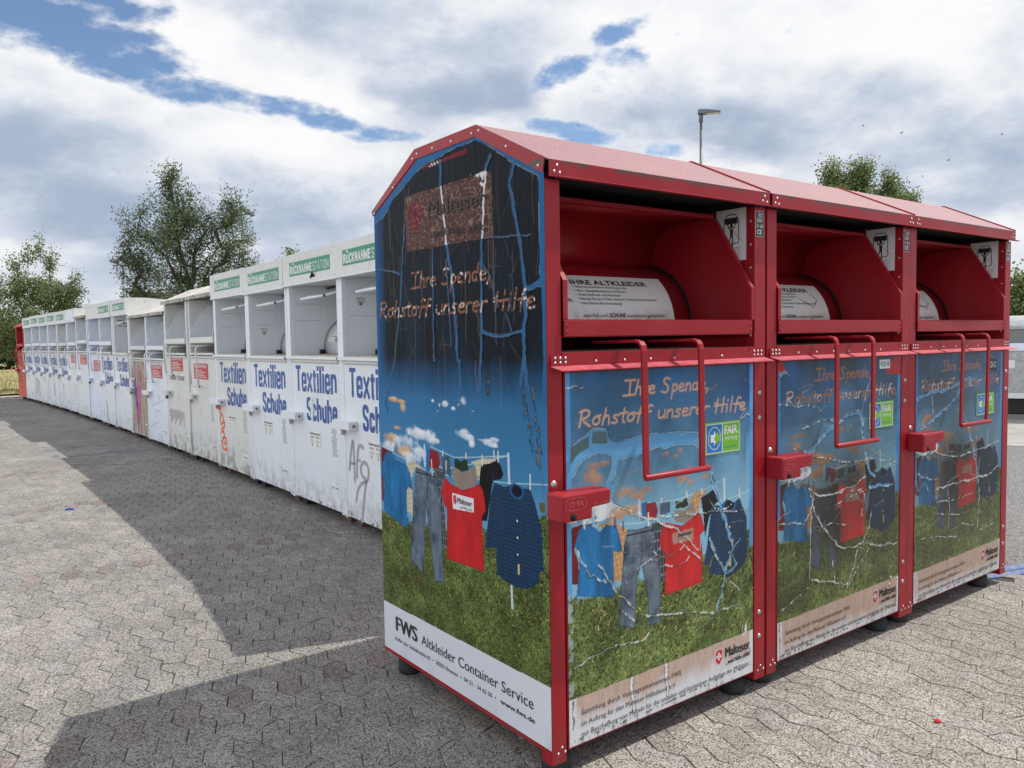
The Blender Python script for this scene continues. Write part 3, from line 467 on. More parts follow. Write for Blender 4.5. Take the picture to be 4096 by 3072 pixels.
class Art:
    def __init__(s,x0,x1,z0,z1,res,seed):
        s.nx=int(round((x1-x0)/res))+1; s.nz=int(round((z1-z0)/res))+1; s.x0,s.x1,s.z0,s.z1=x0,x1,z0,z1
        s.xs=np.linspace(x0,x1,s.nx); s.zs=np.linspace(z0,z1,s.nz); s.X,s.Z=np.meshgrid(s.xs,s.zs); s.res=res
        s.I=np.zeros((s.nz,s.nx,3)); s.H=np.zeros((s.nz,s.nx)); s.seed=seed
        # ragged-edge jitter
        s.jx=(fbm(s.nx,s.nz,14,seed+1,3)-.5)*.012; s.jz=(fbm(s.nx,s.nz,14,seed+2,3)-.5)*.012
    def fb(s,cell_m,seed,octv=4,aspect=1.): return fbm(s.nx,s.nz,cell_m/s.res,s.seed+seed,octv,aspect)
    def inside(s,P,jit=0.):
        X=s.X+s.jx*jit; Z=s.Z+s.jz*jit; ins=np.zeros(X.shape,bool); n=len(P)
        for i in range(n):
            (x1,y1),(x2,y2)=P[i],P[(i+1)%n]
            if y1==y2: continue
            c=((y1>Z)!=(y2>Z))&(X<(x2-x1)*(Z-y1)/(y2-y1)+x1); ins^=c
        return ins
    def dist(s,P,jit=0.):
        X=s.X+s.jx*jit; Z=s.Z+s.jz*jit; D=np.full(X.shape,9.)
        for (x1,y1),(x2,y2) in zip(P[:-1],P[1:]):
            dx,dy=x2-x1,y2-y1;L=dx*dx+dy*dy+1e-12; t=np.clip(((X-x1)*dx+(Z-y1)*dy)/L,0,1); D=np.minimum(D,np.hypot(X-x1-t*dx,Z-y1-t*dy))
        return D
    def put(s,m,col):
        m=np.asarray(m,float)[...,None]; col=np.asarray(col,float); s.I=s.I*(1-m)+col*m
    def poly(s,P,col,jit=0.,shade=0.,seed=0,fold=.03):
        m=s.inside(P,jit); c=np.ones_like(s.I)*np.asarray(col)
        if shade: c=c*(1-shade*.5+shade*fbm(s.nx,s.nz,fold/s.res,s.seed+seed,3,3.)[...,None]*1.0)
        s.put(m,c); return m
    def line(s,P,w,col,jit=0.,a=1.):
        d=s.dist(P,jit); s.put(np.clip((w/2-d)/s.res+.5,0,1)*a,col)
    def mesh(s,name,mat_,fx,parent,clip=None):
        nx,nz=s.nx,s.nz; idx=np.arange(nx*nz).reshape(nz,nx)
        q=np.stack([idx[:-1,:-1],idx[:-1,1:],idx[1:,1:],idx[1:,:-1]],-1).reshape(-1,4)
        if clip is not None:
            k=clip[:-1,:-1]&clip[:-1,1:]&clip[1:,1:]&clip[1:,:-1]; q=q[k.ravel()]
        co=fx(s.X.ravel(),s.Z.ravel()).astype(np.float32)
        used=np.unique(q); rm=np.full(nx*nz,-1); rm[used]=np.arange(len(used)); q=rm[q]; co=co[used]; col=s.I.reshape(-1,3)[used]
        me=bpy.data.meshes.new(name); me.vertices.add(len(co)); me.vertices.foreach_set('co',co.ravel())
        me.loops.add(q.size); me.loops.foreach_set('vertex_index',q.ravel().astype(np.int32)); me.polygons.add(len(q)); me.polygons.foreach_set('loop_start',np.arange(0,q.size,4,dtype=np.int32)); me.polygons.foreach_set('loop_total',np.full(len(q),4,np.int32)) if 0 else None
        me.update(calc_edges=True); ca=me.color_attributes.new('art','FLOAT_COLOR','POINT'); buf=np.ones((len(co),4),np.float32); buf[:,:3]=np.clip(col,0,1); ca.data.foreach_set('color',buf.ravel())
        me.polygons.foreach_set('use_smooth',np.ones(len(q),bool)); me.materials.append(mat_); me.validate(); o=bpy.data.objects.new(name,me); C.objects.link(o); o.parent=parent; return o
KA=[.92]
LA=lambda *c,k=None: np.clip(np.array(lin(*c))*(k or KA[0]),0,.85)
# hand lettering: strokes in a box, x-height .55, capitals 1
HW={'I':([[(.1,1),(.75,1.02)],[(.45,1),(.35,.02)],[(0,.0),(.65,.03)]],.7),'h':([[(.25,1),(.05,0)],[(.1,.4),(.3,.58),(.42,.5),(.38,0)]],.5),
'r':([[(.12,.55),(.04,0)],[(.1,.4),(.25,.56),(.4,.52)]],.4),'e':([[(.05,.3),(.4,.34),(.38,.52),(.22,.58),(.07,.4),(.05,.12),(.2,0),(.42,.1)]],.48),
'S':([[(.62,.9),(.45,1.03),(.22,.95),(.18,.72),(.45,.5),(.5,.2),(.3,-.03),(.02,.1)]],.68),'p':([[(.15,.55),(.0,-.45)],[(.12,.4),(.3,.58),(.43,.42),(.36,.1),(.12,.05)]],.5),
'n':([[(.12,.55),(.04,0)],[(.1,.38),(.3,.58),(.4,.48),(.36,0)]],.48),'d':([[(.4,.48),(.22,.57),(.06,.35),(.08,.05),(.26,.02),(.4,.3)],[(.52,1.),(.38,0)]],.56),',':([[(.12,.08),(.02,-.2)]],.25),
'R':([[(.2,1),(.02,0)],[(.05,.9),(.4,1.05),(.6,.85),(.45,.55),(.12,.48),(.55,-.02)]],.66),'o':([[(.25,.56),(.06,.4),(.06,.1),(.22,0),(.4,.16),(.42,.42),(.25,.56),(.45,.6)]],.5),
's':([[(.4,.52),(.2,.56),(.12,.4),(.34,.25),(.3,.02),(.03,.05)]],.46),'t':([[(.28,.9),(.14,.1),(.28,0)],[(.02,.6),(.45,.64)]],.38),'f':([[(.55,.9),(.4,1.02),(.28,.8),(.12,-.1)],[(.02,.5),(.45,.56)]],.44),
'u':([[(.1,.55),(.06,.1),(.22,0),(.4,.2)],[(.46,.55),(.4,0)]],.52),'H':([[(.22,.98),(.06,0)],[(.62,1.04),(.46,0)],[(-.02,.48),(.72,.56)],[(.0,.7),(.2,.6)]],.72),'i':([[(.12,.55),(.06,0)],[(.18,.82),(.19,.86)]],.24),
'l':([[(.24,1.05),(.08,.0)]],.28),' ':([],.36)}
def handwrite(art,s,x0,x1,z0,h,w,col,alpha=1.,cond=None):
    tot=sum(HW[c][1] for c in s); k=(x1-x0)/tot; x=x0
    for c in s:
        st,ad=HW[c]
        for q in st:
            P=[(x+a*k,z0+b*h) for a,b in q]
            # soften the corners
            for _ in range(2):
                if len(P)>2: P=[P[0]]+[z for i in range(len(P)-1) for z in ((P[i][0]*.75+P[i+1][0]*.25,P[i][1]*.75+P[i+1][1]*.25),(P[i][0]*.25+P[i+1][0]*.75,P[i][1]*.25+P[i+1][1]*.75))]+[P[-1]]
            d=art.dist(P,.3); m=np.clip((w/2-d)/art.res+.5,0,1)*alpha
            if cond is not None: m=m*cond
            art.put(m,col)
        x+=ad*k
def wiggle(P,amp,seed,n=4):
    r=random.Random(seed); out=[P[0]]
    for a,b in zip(P[:-1],P[1:]):
        for i in range(1,n+1):
            t=i/n; q=(a[0]+(b[0]-a[0])*t,a[1]+(b[1]-a[1])*t)
            out.append((q[0]+r.uniform(-amp,amp),q[1]+r.uniform(-amp,amp)) if i<n else b)
    return out
def clothes(a,S,LN,pw,pb,clouds,skyf,grasstop,peach):
    Xn=a.X
    a.I[:]=skyf
    nz=a.fb(.05,5,5); 
    for (cx,cz,rx,rz,pc) in clouds:
        d=np.hypot((a.X-cx)/rx,(a.Z-cz)/rz); m=np.clip((1.15-d+(nz-.5)*1.9)*1.6,0,1)*np.clip(1.9-d,0,1); t=np.clip(.5+(a.Z-cz)/rz*.5+(nz-.5),0,1)[...,None]
        base=(LA(250,250,250) if pc==0 else LA(236,196,150) if pc==1 else LA(222,170,128)); lo=(LA(170,196,220) if pc==0 else LA(190,150,110)*.85)
        a.put(m*.95,base*t+lo*(1-t))
    # grass: blades of several greens
    g=a.fb(.0085,21,2,1.7); g2=a.fb(.05,22,4,1.3); g3=a.fb(.16,23,3); edge=grasstop+(a.fb(.02,24,3)-.5)*.03
    m=np.clip((edge-a.Z)/.01,0,1); q=np.clip((g-.36)*3.0,0,1)[...,None]; q2=np.clip((g2-.35)*2.2,0,1)[...,None]; q3=np.clip((g3-.3)*1.8,0,1)[...,None]
    near=np.clip((a.Z-.30)/.5,0,1)[...,None]
    gc=(LA(26,42,14)*(1-q)+LA(150,168,84)*q)*(.45+.8*q2)*(.75+.45*q3); gc=gc*(1-near*.35)+LA(58,76,34)*near*.35
    a.put(m,gc*.8)
    # single blades, drawn from the back of the meadow to the front
    N=int(a.nx*a.nz*.13); r_=np.random.default_rng(a.seed+9); bx=r_.uniform(a.x0,a.x1,N); bz=r_.uniform(a.z0,1.0,N); keep=bz<np.interp(bx,a.xs,edge[0])-.0+.0*bz
    bx,bz=bx[keep],bz[keep]; o_=np.argsort(-bz); bx,bz=bx[o_],bz[o_]; N=len(bx); dep=np.clip((bz-.25)/.45,0,1); ln=(.030-.018*dep)*r_.uniform(.4,1.3,N); an=r_.normal(0,.75,N); cu=r_.normal(0,.8,N)
    tone=r_.random((N,1)); sh_=(.45+.75*np.clip((a.fb(.07,29,3)-.25)*1.6,0,1)); ix=np.clip(((bx-a.x0)/a.res).astype(int),0,a.nx-1); iz=np.clip(((bz-a.z0)/a.res).astype(int),0,a.nz-1)
    colb=(LA(28,44,18)*(1-tone)+LA(132,150,82)*tone)*sh_[iz,ix][:,None]; colb[tone[:,0]>.985]=LA(190,170,110)
    if peach: colb=np.clip(colb*1.3,0,.8)
    steps=12
    for s_ in range(steps):
        t_=s_/steps; X_=bx+np.sin(an+cu*t_)*ln*t_; Z_=bz+np.cos(an+cu*t_)*ln*t_; jx=((X_-a.x0)/a.res+.5).astype(int); jz=((Z_-a.z0)/a.res+.5).astype(int); ok=(jx>=0)&(jx<a.nx)&(jz>=0)&(jz<a.nz)
        a.I[jz[ok],jx[ok]]=colb[ok]*(.75+.5*t_)
    sp=(a.fb(.012,27,2)>.80)&(a.fb(.10,28,2)>.55); a.put(sp*m*.5,LA(176,120,70))
    for k in('poleA','poleB','poleC'):
        if k in LN: a.line(LN[k],.012,LA(205,215,230)); 
    for k in('line3','line2','line1'):
        if k in LN: a.line(LN[k],.003,LA(190,220,225))
    den=(.55+.9*a.fb(.025,31,4,2.5))[...,None]*np.ones(3)
    a.poly(S['tee_red0'],LA(112,24,26),shade=.5,seed=40)
    for k in('plaid','plaid2','paper'):
        if k in S:
            m=a.inside(S[k]); base=LA(214,205,180) if not peach else LA(205,160,112); a.put(m,base*(.8+.3*a.fb(.04,33,3)[...,None]))
            pl=(np.sin((a.X+a.Z*.2)*330)>.75)|(np.sin((a.Z-a.X*.15)*300)>.78); a.put((m&pl)*.45,LA(120,130,110) if not peach else LA(120,80,60))
    a.poly(S['blue_s'],LA(30,110,170),shade=.3); a.poly(S['red_s'],LA(140,30,36),shade=.4,seed=42)
    m=a.inside(S['jeans_s']); a.put(m,LA(74,92,112)*den); a.poly(S['green_s'],LA(34,52,36),shade=.3); a.poly(S['grey'],LA(146,134,122),shade=.3,seed=44); a.poly(S['black'],LA(18,19,24),shade=.3)
    a.line([( (S['grey'][0][0]*.45+S['grey'][2][0]*.55), S['grey'][1][1]),( (S['grey'][0][0]*.45+S['grey'][2][0]*.55),S['grey'][1][1]-.07)],.003,LA(60,55,50)) if 0 else None
    m=a.inside(S['dkplaid']); a.put(m,LA(44,52,58)*(.7+.6*a.fb(.02,46,2)[...,None])); pl=(np.sin(a.X*420)>.6)|(np.sin(a.Z*190)>.8); a.put((m&pl)*.5,LA(150,155,150))
    # jeans: worn thighs, dark seams
    m=a.inside(S['jeans']); J=np.array(S['jeans']); xm,zm=J[:,0].mean(),J[:,1].max(); wear=np.clip(1.2-np.abs(a.fb(.09,47,3)-.5)*4,0,1)[...,None]
    a.put(m,(LA(48,66,92)*(1-.55*wear)+LA(132,146,158)*.55*wear)*den); 
    dj=a.dist(S['jeans']+[S['jeans'][0]]); a.put(m*np.clip((.007-dj)/.004,0,1)*.6,LA(24,32,48)); wk=a.fb(.016,48,3,.35); a.put(m*np.clip((wk-.52)*4,0,.55)*np.clip((a.Z-zm+.30)/.2,0,1),LA(22,30,44)); a.put(m*np.clip((wk-.60)*5,0,.5)*np.clip((a.Z-zm+.26)/.2,0,1),LA(170,184,192)); a.put(m&(np.abs(a.Z-(zm-.022))<.0028),LA(30,38,54)); a.put(m&(np.abs(a.X-xm)<.0025)&(a.Z>zm-.12),LA(24,32,46))
    # blue tee
    m=a.poly(S['tee_blue'],LA(34,112,166),shade=1.0,seed=50,fold=.035); T=np.array(S['tee_blue']); d=a.dist(S['tee_blue']+[S['tee_blue'][0]]); a.put(m*np.clip((.006-d)/.004,0,1)*.4,LA(14,60,110))
    nb=T[3] if not peach else T[2]; 
    # red tee and its badge
    m=a.poly(S['tee_red'],LA(196,38,42),shade=.6,seed=52,fold=.04); d=a.dist(S['tee_red']+[S['tee_red'][0]]); a.put(m*np.clip((.006-d)/.004,0,1)*.45,LA(120,16,22))
    a.poly(S['logo'],LA(232,232,236) if not peach else LA(170,132,118))
    # checked shirt
    m=a.inside(S['check']); a.put(m,LA(26,50,80)*.9*(.75+.5*a.fb(.03,54,3,2.)[...,None])); w=a.fb(.12,55,2)*.006
    ck=(np.sin((a.X+w)*2*np.pi/.0125)>.35).astype(float)*.5+(np.sin((a.Z+w*1.3)*2*np.pi/.0145)>.35).astype(float)*.5; a.put(m*ck*.27,LA(52,112,150))
    K=np.array(S['check']); cx=(K[:,0].min()*.42+K[:,0].max()*.58); zt,zb=K[:,1].max(),K[:,1].min(); sl=a.dist([(cx,zt-.05),(cx+.0,zb+.02)]); a.put(m*np.clip((.010-sl)/.003,0,1)*np.clip((sl-.0065)/.003,0,1)*.7,LA(14,26,52))
    for t in(.36,.52,.68): a.put(np.hypot(a.X-cx,a.Z-(zt-(zt-zb)*t))<.0042,LA(235,225,190))
    a.put((np.abs(a.X-cx-.004)<.006)&(np.abs(a.Z-(zb+.065))<.018),LA(206,190,140))
    a.put(m&(np.hypot((a.X-cx)/.034,(a.Z-(zt-.028))/.020)<1),LA(12,24,44)); a.put(m*(np.abs(np.hypot((a.X-cx)/.036,(a.Z-(zt-.028))/.024)-1)<.14)*.8,LA(46,100,150))
    for P in pw: a.line(P,.006,LA(235,232,214))
    for P in pb: a.line(P,.006,LA(34,44,120))
def shield(a,P,c=(190,24,40)):
    m=a.poly(P,LA(*c)); Q=np.array(P); cx=Q[:,0].mean();cz=(Q[:,1].max()*.55+Q[:,1].min()*.45); r=(Q[:,0].max()-Q[:,0].min())*.36
    dx=(a.X-cx)/r;dz=(a.Z-cz)/r; rr=np.hypot(dx,dz); 
    cross=((np.abs(dx)<np.abs(dz)*.42+.04)|(np.abs(dz)<np.abs(dx)*.42+.04))&(np.maximum(np.abs(dx),np.abs(dz))<1); notch=(np.maximum(np.abs(dx),np.abs(dz))>.78)&(np.minimum(np.abs(dx),np.abs(dz))<(np.maximum(np.abs(dx),np.abs(dz))-.78)*1.1)
    return m&cross&~notch
def art_end():
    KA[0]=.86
    a=Art(0.003,1.189,.108,2.215,.0026,100)
    v=a.fb(.35,3,3)[...,None]; t=np.clip((a.Z-.95)/.5,0,1)[...,None]; sky=LA(66,136,182)*(1-t)+LA(36,94,144)*t; sky=sky*(.88+.24*v)
    hor=np.clip((1.0-a.Z)/.3,0,1)[...,None]; sky=sky*(1-hor*.5)+LA(150,196,224)*hor*.5
    gt=np.interp(a.X,[0,.27,.6,.9,1.19],[.715,.72,.74,.80,.905])
    clothes(a,END,L,PW,PB,CLOUD,sky,gt,False)
    a.poly(END['farolive'],LA(96,98,60))
    # dark scorched film above
    ed=1.25+(a.fb(.05,60,4,3.)-.5)*.05-np.clip((a.X-.98)*1.0,0,1)*-.0; m=np.clip((a.Z-ed)/.17,0,1); m=m*np.where(a.X<.10,np.clip(a.X/.10,.2,1),1)
    dk=LA(17,25,33)*.28*(.75+.5*a.fb(.03,61,4,5.)[...,None]); teal=LA(12,44,66); tm=np.clip((a.fb(.16,62,3,4.)-.42)*2.4,0,.65)*np.clip((1.9-a.Z)/.5,0,1); dk=dk*(1-tm[...,None])+teal*tm[...,None]
    a.put(m*.97,dk)
    # panel and badge on the dark part
    sg=a.inside(EC['sign'],.4); cr=a.fb(.022,64,1); cr2=a.fb(.016,65,1); vein=(np.abs(cr-.5)<.03)|(np.abs(cr2-.52)<.03)
    a.put(sg,LA(92,60,54)*.8*(.75+.5*a.fb(.05,66,3)[...,None])); 
    sm=a.inside(EC['shield']); a.put(sm,LA(112,26,36)); S=EC['shield']; cxx=np.mean([q[0] for q in S]); czz=np.mean([q[1] for q in S])+.01
    star=(np.abs((a.X-cxx)*(a.Z-czz))<.00006)&(np.hypot(a.X-cxx,a.Z-czz)<.032); a.put(star*.7,LA(50,18,22))
    a.put((sg&vein)*.5,LA(190,160,142)*.8)
    a.put(a.inside(EC['tape'],.3),LA(116,22,28)); tp=a.inside(EC['tape'])&(a.X>.47)&(a.X<.60); a.put(tp&(np.sin((a.X+a.Z)*300)>0)&(a.fb(.02,67,1)>.4),LA(225,215,210))
    # lettering
    hc=(a.fb(.02,70,2)>.30).astype(float)
    handwrite(a,'Ihre Spende,',.315,.885,1.695,.062,.0085,LA(150,98,70)*1.05,.9,hc); handwrite(a,'Rohstoff unserer Hilfe',.035,1.140,1.583,.066,.0085,LA(150,98,70)*1.05,.9,hc)
    # film shrunk back: bare blue backing round the edge and down the splits
    blue=LA(34,104,156)*(.88+.2*a.fb(.3,71,2)[...,None])
    film=a.inside(EC['film'],.8)|(a.Z<1.28); a.put(~film&(a.Z>1.2),blue); d=a.dist(EC['film'][:-8],.8); a.put((d<.0020)&(a.Z>1.2)&(a.fb(.05,171,3)>.5),LA(120,132,138))
    wid=[]
    for i,(P,w) in enumerate(EC['wide']):
        w*=.62
        Q=wiggle(P,w*.35,i,3); d=a.dist(Q,.9); ww=w*(.55+.9*a.fb(.10,80+i,2)); taper=np.clip((a.Z-.88)/.35,.12,1) if i<5 else 1.
        m=d<ww/2*taper; low=(a.Z<1.30); a.put(m*np.where(low,.55,1.),blue); insign=m&sg&(i in(0,1)); a.put(insign,LA(225,225,228)); a.put((np.abs(d-ww/2*taper)<.0014)*.35,LA(120,120,118))
        wid.append(m); hn=a.fb(.03,190+i,2); a.H=np.maximum(a.H,np.exp(-((d-ww/2*taper-.002)/.0035)**2)*np.clip(hn-.25,0,.5)*.0048)
    allw=wid[0]|wid[1]; txt=Art.__new__(Art)
    handwrite(a,'Ihre Spende,',.315,.885,1.695,.062,.0085,LA(230,225,215),.95,allw|wid[4]|(a.fb(.012,72,2)>.70)); handwrite(a,'Rohstoff unserer Hilfe',.035,1.140,1.583,.066,.0085,LA(228,218,205),.95,allw|wid[2]|wid[4]|wid[3]|(a.fb(.012,73,2)>.69))
    a.put(a.inside(EC['wsplash'],1.)&(a.fb(.02,74,3)>.38),LA(222,222,224))
    # hairline cracks, mostly vertical
    r=random.Random(5)
    for i in range(80):
        x=r.uniform(.05,1.15); z=r.uniform(1.35,2.12); L_=r.uniform(.05,.34)*(1 if r.random()<.8 else .4); P=[(x,z)]
        for k in range(5): x+=r.uniform(-.007,.007); z-=L_/5; P.append((x,z))
        if z<1.2: continue
        a.line(P,r.choice([.002,.0025,.0035]),LA(*r.choice([(110,76,66),(88,104,114),(140,120,104),(48,84,110)])),.4,r.uniform(.3,.75))
    for i in range(40):
        x=r.uniform(.08,1.1); z=r.uniform(1.35,2.1); q=r.uniform(0,6.28); P=[(x,z)]
        for k in range(6): q+=r.uniform(-.5,.5); x+=.012*math.cos(q); z+=.018*math.sin(q); P.append((x,z))
        a.line(P,.0018,LA(120,110,104),0.,.5)
    for i,(P,w) in enumerate(EC['scuff']):
        d=a.dist(wiggle(P,.004,90+i,3),1.); n=a.fb(.012,91+i,4,2.); a.put((d<w*(.2+n))*np.clip((n-.40)*4,0,.8),LA(40,52,52)*.8); a.put((d<w*.4)&(n>.62),LA(128,112,92))
    # shrivelled film: vertical wrinkles where it is scorched
    wr=a.fb(.018,181,3,3.5); a.H+=np.clip((a.Z-1.35)/.3,0,1)*(wr-.3)*.0014*(a.Z<2.19)*np.where(sg,.3,1.)
    # white strip
    zt=np.interp(a.X,[0,1.19],[.317,.325]); m=a.Z<zt; n=a.fb(.10,95,4,2.); a.put(m,LA(218,221,228)*(1-.18*np.clip((n-.5)*3,0,1)*np.clip((.20-a.Z)/.1,0,1))[...,None])
    prof=[(0.,2.04),(.38,2.218),(.80,2.218),(1.19,2.04),(1.19,.1),(0,.1)]
    clip=a.inside([(1.19-y+0.,z-.012) for y,z in prof]+[])
    return a,clip
def art_door(k):
    KA[0]=1.02
    a=Art(.078,1.074,.094,1.368,.003,200+k*50); dim=(1.,.62,.55)[k]
    v=a.fb(.35,3,3)[...,None]; t=np.clip((a.Z-.85)/.5,0,1)[...,None]; sky=LA(130,180,205)*(1-t)+LA(46,116,176)*t
    right=np.clip((a.X-.80)/.25,0,1)[...,None]*np.clip((a.Z-1.0)/.3,0,1)[...,None]; sky=sky*(1-right)+LA(22,66,134)*right
    gt=np.interp(a.X,[.08,.4,.7,1.0],[.60,.60,.62,.70])+.0
    clothes(a,DO,DL,DPW,DPB,DCLOUD,sky*(.9+.2*v),gt,True)
    blue=LA(62,140,200)*(.9+.2*a.fb(.2,71,2)[...,None])
    if k==0:
        # slate-dark film where the print has aged, clean blue where it has split
        m=(a.Z>.80)&(a.X>.10)&(a.X<1.03); n=a.fb(.12,60,4); a.put(m*np.clip((n-.10)*1.3,0,.72)*np.clip((a.Z-.82)/.2,0,1),LA(50,86,112))
        b=a.inside(DC['band'],1.); a.put(b*.92,LA(96,164,212)*(.9+.2*a.fb(.1,61,3)[...,None])); db=a.dist(DC['band']+[DC['band'][0]],1.); a.put((db<.0015)*.6*(a.fb(.03,66,2)>.42),LA(180,198,206)); a.put((np.abs(db-.004)<.0015)*.4,LA(60,70,70))
        for P in DC['panes']: a.put(a.inside(P,.8),LA(84,110,118)); 
        a.put(((a.X<.098)|(a.X>1.052))&(a.Z>.62),LA(92,160,214)); a.put((a.X<.10)&(a.Z<.62)&(a.Z>.27)&(a.fb(.02,63,2)>.5),LA(150,165,160))
        cr=DC['cr']
    else:
        n=a.fb(.22,60,4); m=np.clip(.35+(n-.4)*1.2,0,.8); cen=np.exp(-((a.X-.56)/.30)**2); zz=np.exp(-((a.Z-.72)/.26)**2)
        a.put(m*.62*(a.Z>.28),LA(50,58,44)); a.put(np.clip(cen*zz*(.75+.5*n),0,.86)*(a.Z>.28)*np.where(a.inside(DO['tee_blue'])|a.inside(DO['tee_red']),.35,1.),LA(34,28,26))
        tq=np.clip((a.Z-.95)/.4,0,1); a.put(tq*np.clip((n-.22)*2.2,0,.85),LA(52,68,74)); stv=a.fb(.08,66,2,8.); a.put(tq*np.clip((stv-.5)*2.5,0,.5),LA(40,110,170))
        a.put(((a.X<.095)|(a.X>1.045))&(a.Z>.70),blue)
        cr=D2C if k==1 else D3C
        if k==1:
            for P in D2R: a.put(a.inside(P,.5),LA(190,22,34))
    for i,(P,w,kind) in enumerate(cr):
        Q=wiggle(P,min(.006,w*.5),i+k*77,4); d=a.dist(Q,1.); w=w*.38 if kind else w*.8; ww=w*(.15+1.3*a.fb(.04,100+i,3)); m=d<ww/2
        grass=(a.Z<gt)[...,None]; base={0:LA(96,164,214),1:LA(200,206,204),2:LA(200,130,90) if k else LA(226,120,110),3:LA(206,48,50)}[kind]*np.ones_like(a.I)
        if kind in(0,1): 
            g=LA(150,170,130) if kind else LA(110,150,130); base=np.where(grass,base*.45+g*.55,base)
        a.put(m*(.8 if kind else .9),base); n=a.fb(.02,120+i,2); a.H=np.maximum(a.H,np.exp(-((d-ww/2-.002)/.0035)**2)*np.clip(n-.30,0,.5)*.0045*(a.Z>.27)); a.put((np.abs(d-ww/2)<.0014)&(n>.55),LA(214,216,214)); a.put((np.abs(d-ww/2-.002)<.0015)&(n<.42),LA(46,44,38))
    # lettering
    hc=LA(224,176,140) if k==0 else LA(178,118,82)
    handwrite(a,'Ihre Spende,',.345,.805,1.278,.052,.0075,hc); handwrite(a,'Rohstoff unserer Hilfe',.135,1.030,1.184,.054,.0075,hc)
    if k: 
        c2=a.fb(.03,140,2)>.62; handwrite(a,'Rohstoff unserer Hilfe',.135,1.030,1.184,.054,.0065,LA(225,215,205),.9,c2)
    r=random.Random(9+k)
    for i in range(26 if k==0 else 70):
        x=r.uniform(.1,1.04); z=r.uniform(.30,1.32); q=r.choice([0.,3.1])+r.uniform(-.5,.5); P=[(x,z)]
        for j in range(r.randint(3,9)): q+=r.uniform(-.35,.35); x+=.014*math.cos(q); z+=.012*math.sin(q); P.append((x,z))
        a.line(P,r.choice([.0018,.0024]),LA(*r.choice([(214,214,205),(180,170,150),(200,140,110),(40,44,44)])),.4,r.uniform(.3,.75))
    # paint scuffed by the lock
    m=np.hypot((a.X-.20)/.12,(a.Z-.885)/.035)<1; a.put(m*(a.fb(.02,150,3)>.42)*.85,LA(226,232,236))
    # bottom strip: aged brown towards the top
    zt=np.interp(a.X,[.084,1.075],[.256,.272]); m=a.Z<zt; n=a.fb(.04,160,4,3.); n2=a.fb(.012,161,3,4.)
    brown=np.clip((a.Z-(.150 if k==0 else .105)+(n-.5)*.07)/.07,0,1)*np.clip((a.X-.10)/.02,0,1)*np.clip((1.058-a.X)/.008,0,1)
    a.put(m,LA(214,216,220)); a.put(m*brown*(.55+.35*n2)*(.95 if k==0 else 1.),LA(176,132,100)*(.9+.25*n[...,None])); 
    dr=np.clip((.118-a.Z)/.02,0,1)*(n2>.55)*(n>.42); a.put(m*dr*.5,LA(90,88,84))
    ins=[(.098,.115),(.098,.24)];
    for P in ([(.097,.12),(.095,.25)],[(.10,.108),(.55,.112),(1.05,.125)],[(1.055,.12),(1.055,.26)]): 
        d=a.dist(wiggle(P,.003,3,6),1.); a.put((d<.004)&(n2>.5)&m,LA(120,118,112))
    if k==0:
        for P,w in(([(.372,.27),(.385,.13)],.016),([(.555,.27),(.56,.14)],.014)): d=a.dist(wiggle(P,.003,8,5),1.); a.put((d<w/2)&m,LA(226,226,226)); a.put((np.abs(d-w/2)<.0018)&m,LA(120,110,104))
        m2=np.hypot((a.X-1.02)/.016,(a.Z-.285)/.03)<1; a.put(m2&(n2>.4),LA(206,206,196))
    sh=[(.837,.233),(.858,.239),(.88,.235),(.88,.197),(.858,.178),(.838,.197)]
    a.put(a.inside([(.858+(x-.858)*1.14,.208+(z-.208)*1.12) for x,z in sh])*.9,LA(230,220,214)); cr_=shield(a,sh,(188,26,42) if k==0 else (160,40,48)); a.put(cr_,LA(240,234,230))
    a.put(a.inside([(q[0],q[1]) for q in DO['logo']])*.0,LA(0,0,0))
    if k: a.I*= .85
    return a
# ---------------------------------------------------------------- clothes-bank containers
ID=lambda y0: (lambda a,b:(a,y0,b))
def letter(parent,s,x0,x1,cap,m,fx,bold=0.,res=2,fat=0.,extra=None):
    mb=MB(); text(mb,s,x0,x1,0,cap,m,fx,bold,res,fat)
    if extra: extra(mb)
    return mb.build('lettering',parent)
def place_text(mb,s,x0,x1,z,cap,m,y,bold=0.,res=2): text(mb,s,x0,x1,z,cap,m,ID(y),bold,res)
def hexprof(h=0.,top=2.243,eave=2.052,dep=1.19): return [(0.,eave+h),(.38,top+h),(.82,top+h),(dep,eave+h)]
def hand_strip(prof,w):
    out=[]
    for (y,z) in prof: out.append((y,z-w))
    return out
def foot(parent,x,y,h=.10,r=.050):
    b=MB(); b.tube([(x,y,h),(x,y,h*.62)],r*.72,M['black rubber'],18); b.tube([(x,y,h*.60),(x,y,.012),(x,y,0)],[r,r*1.02,r*.97],M['black rubber'],20); return b.build('foot',parent)
W=1.15
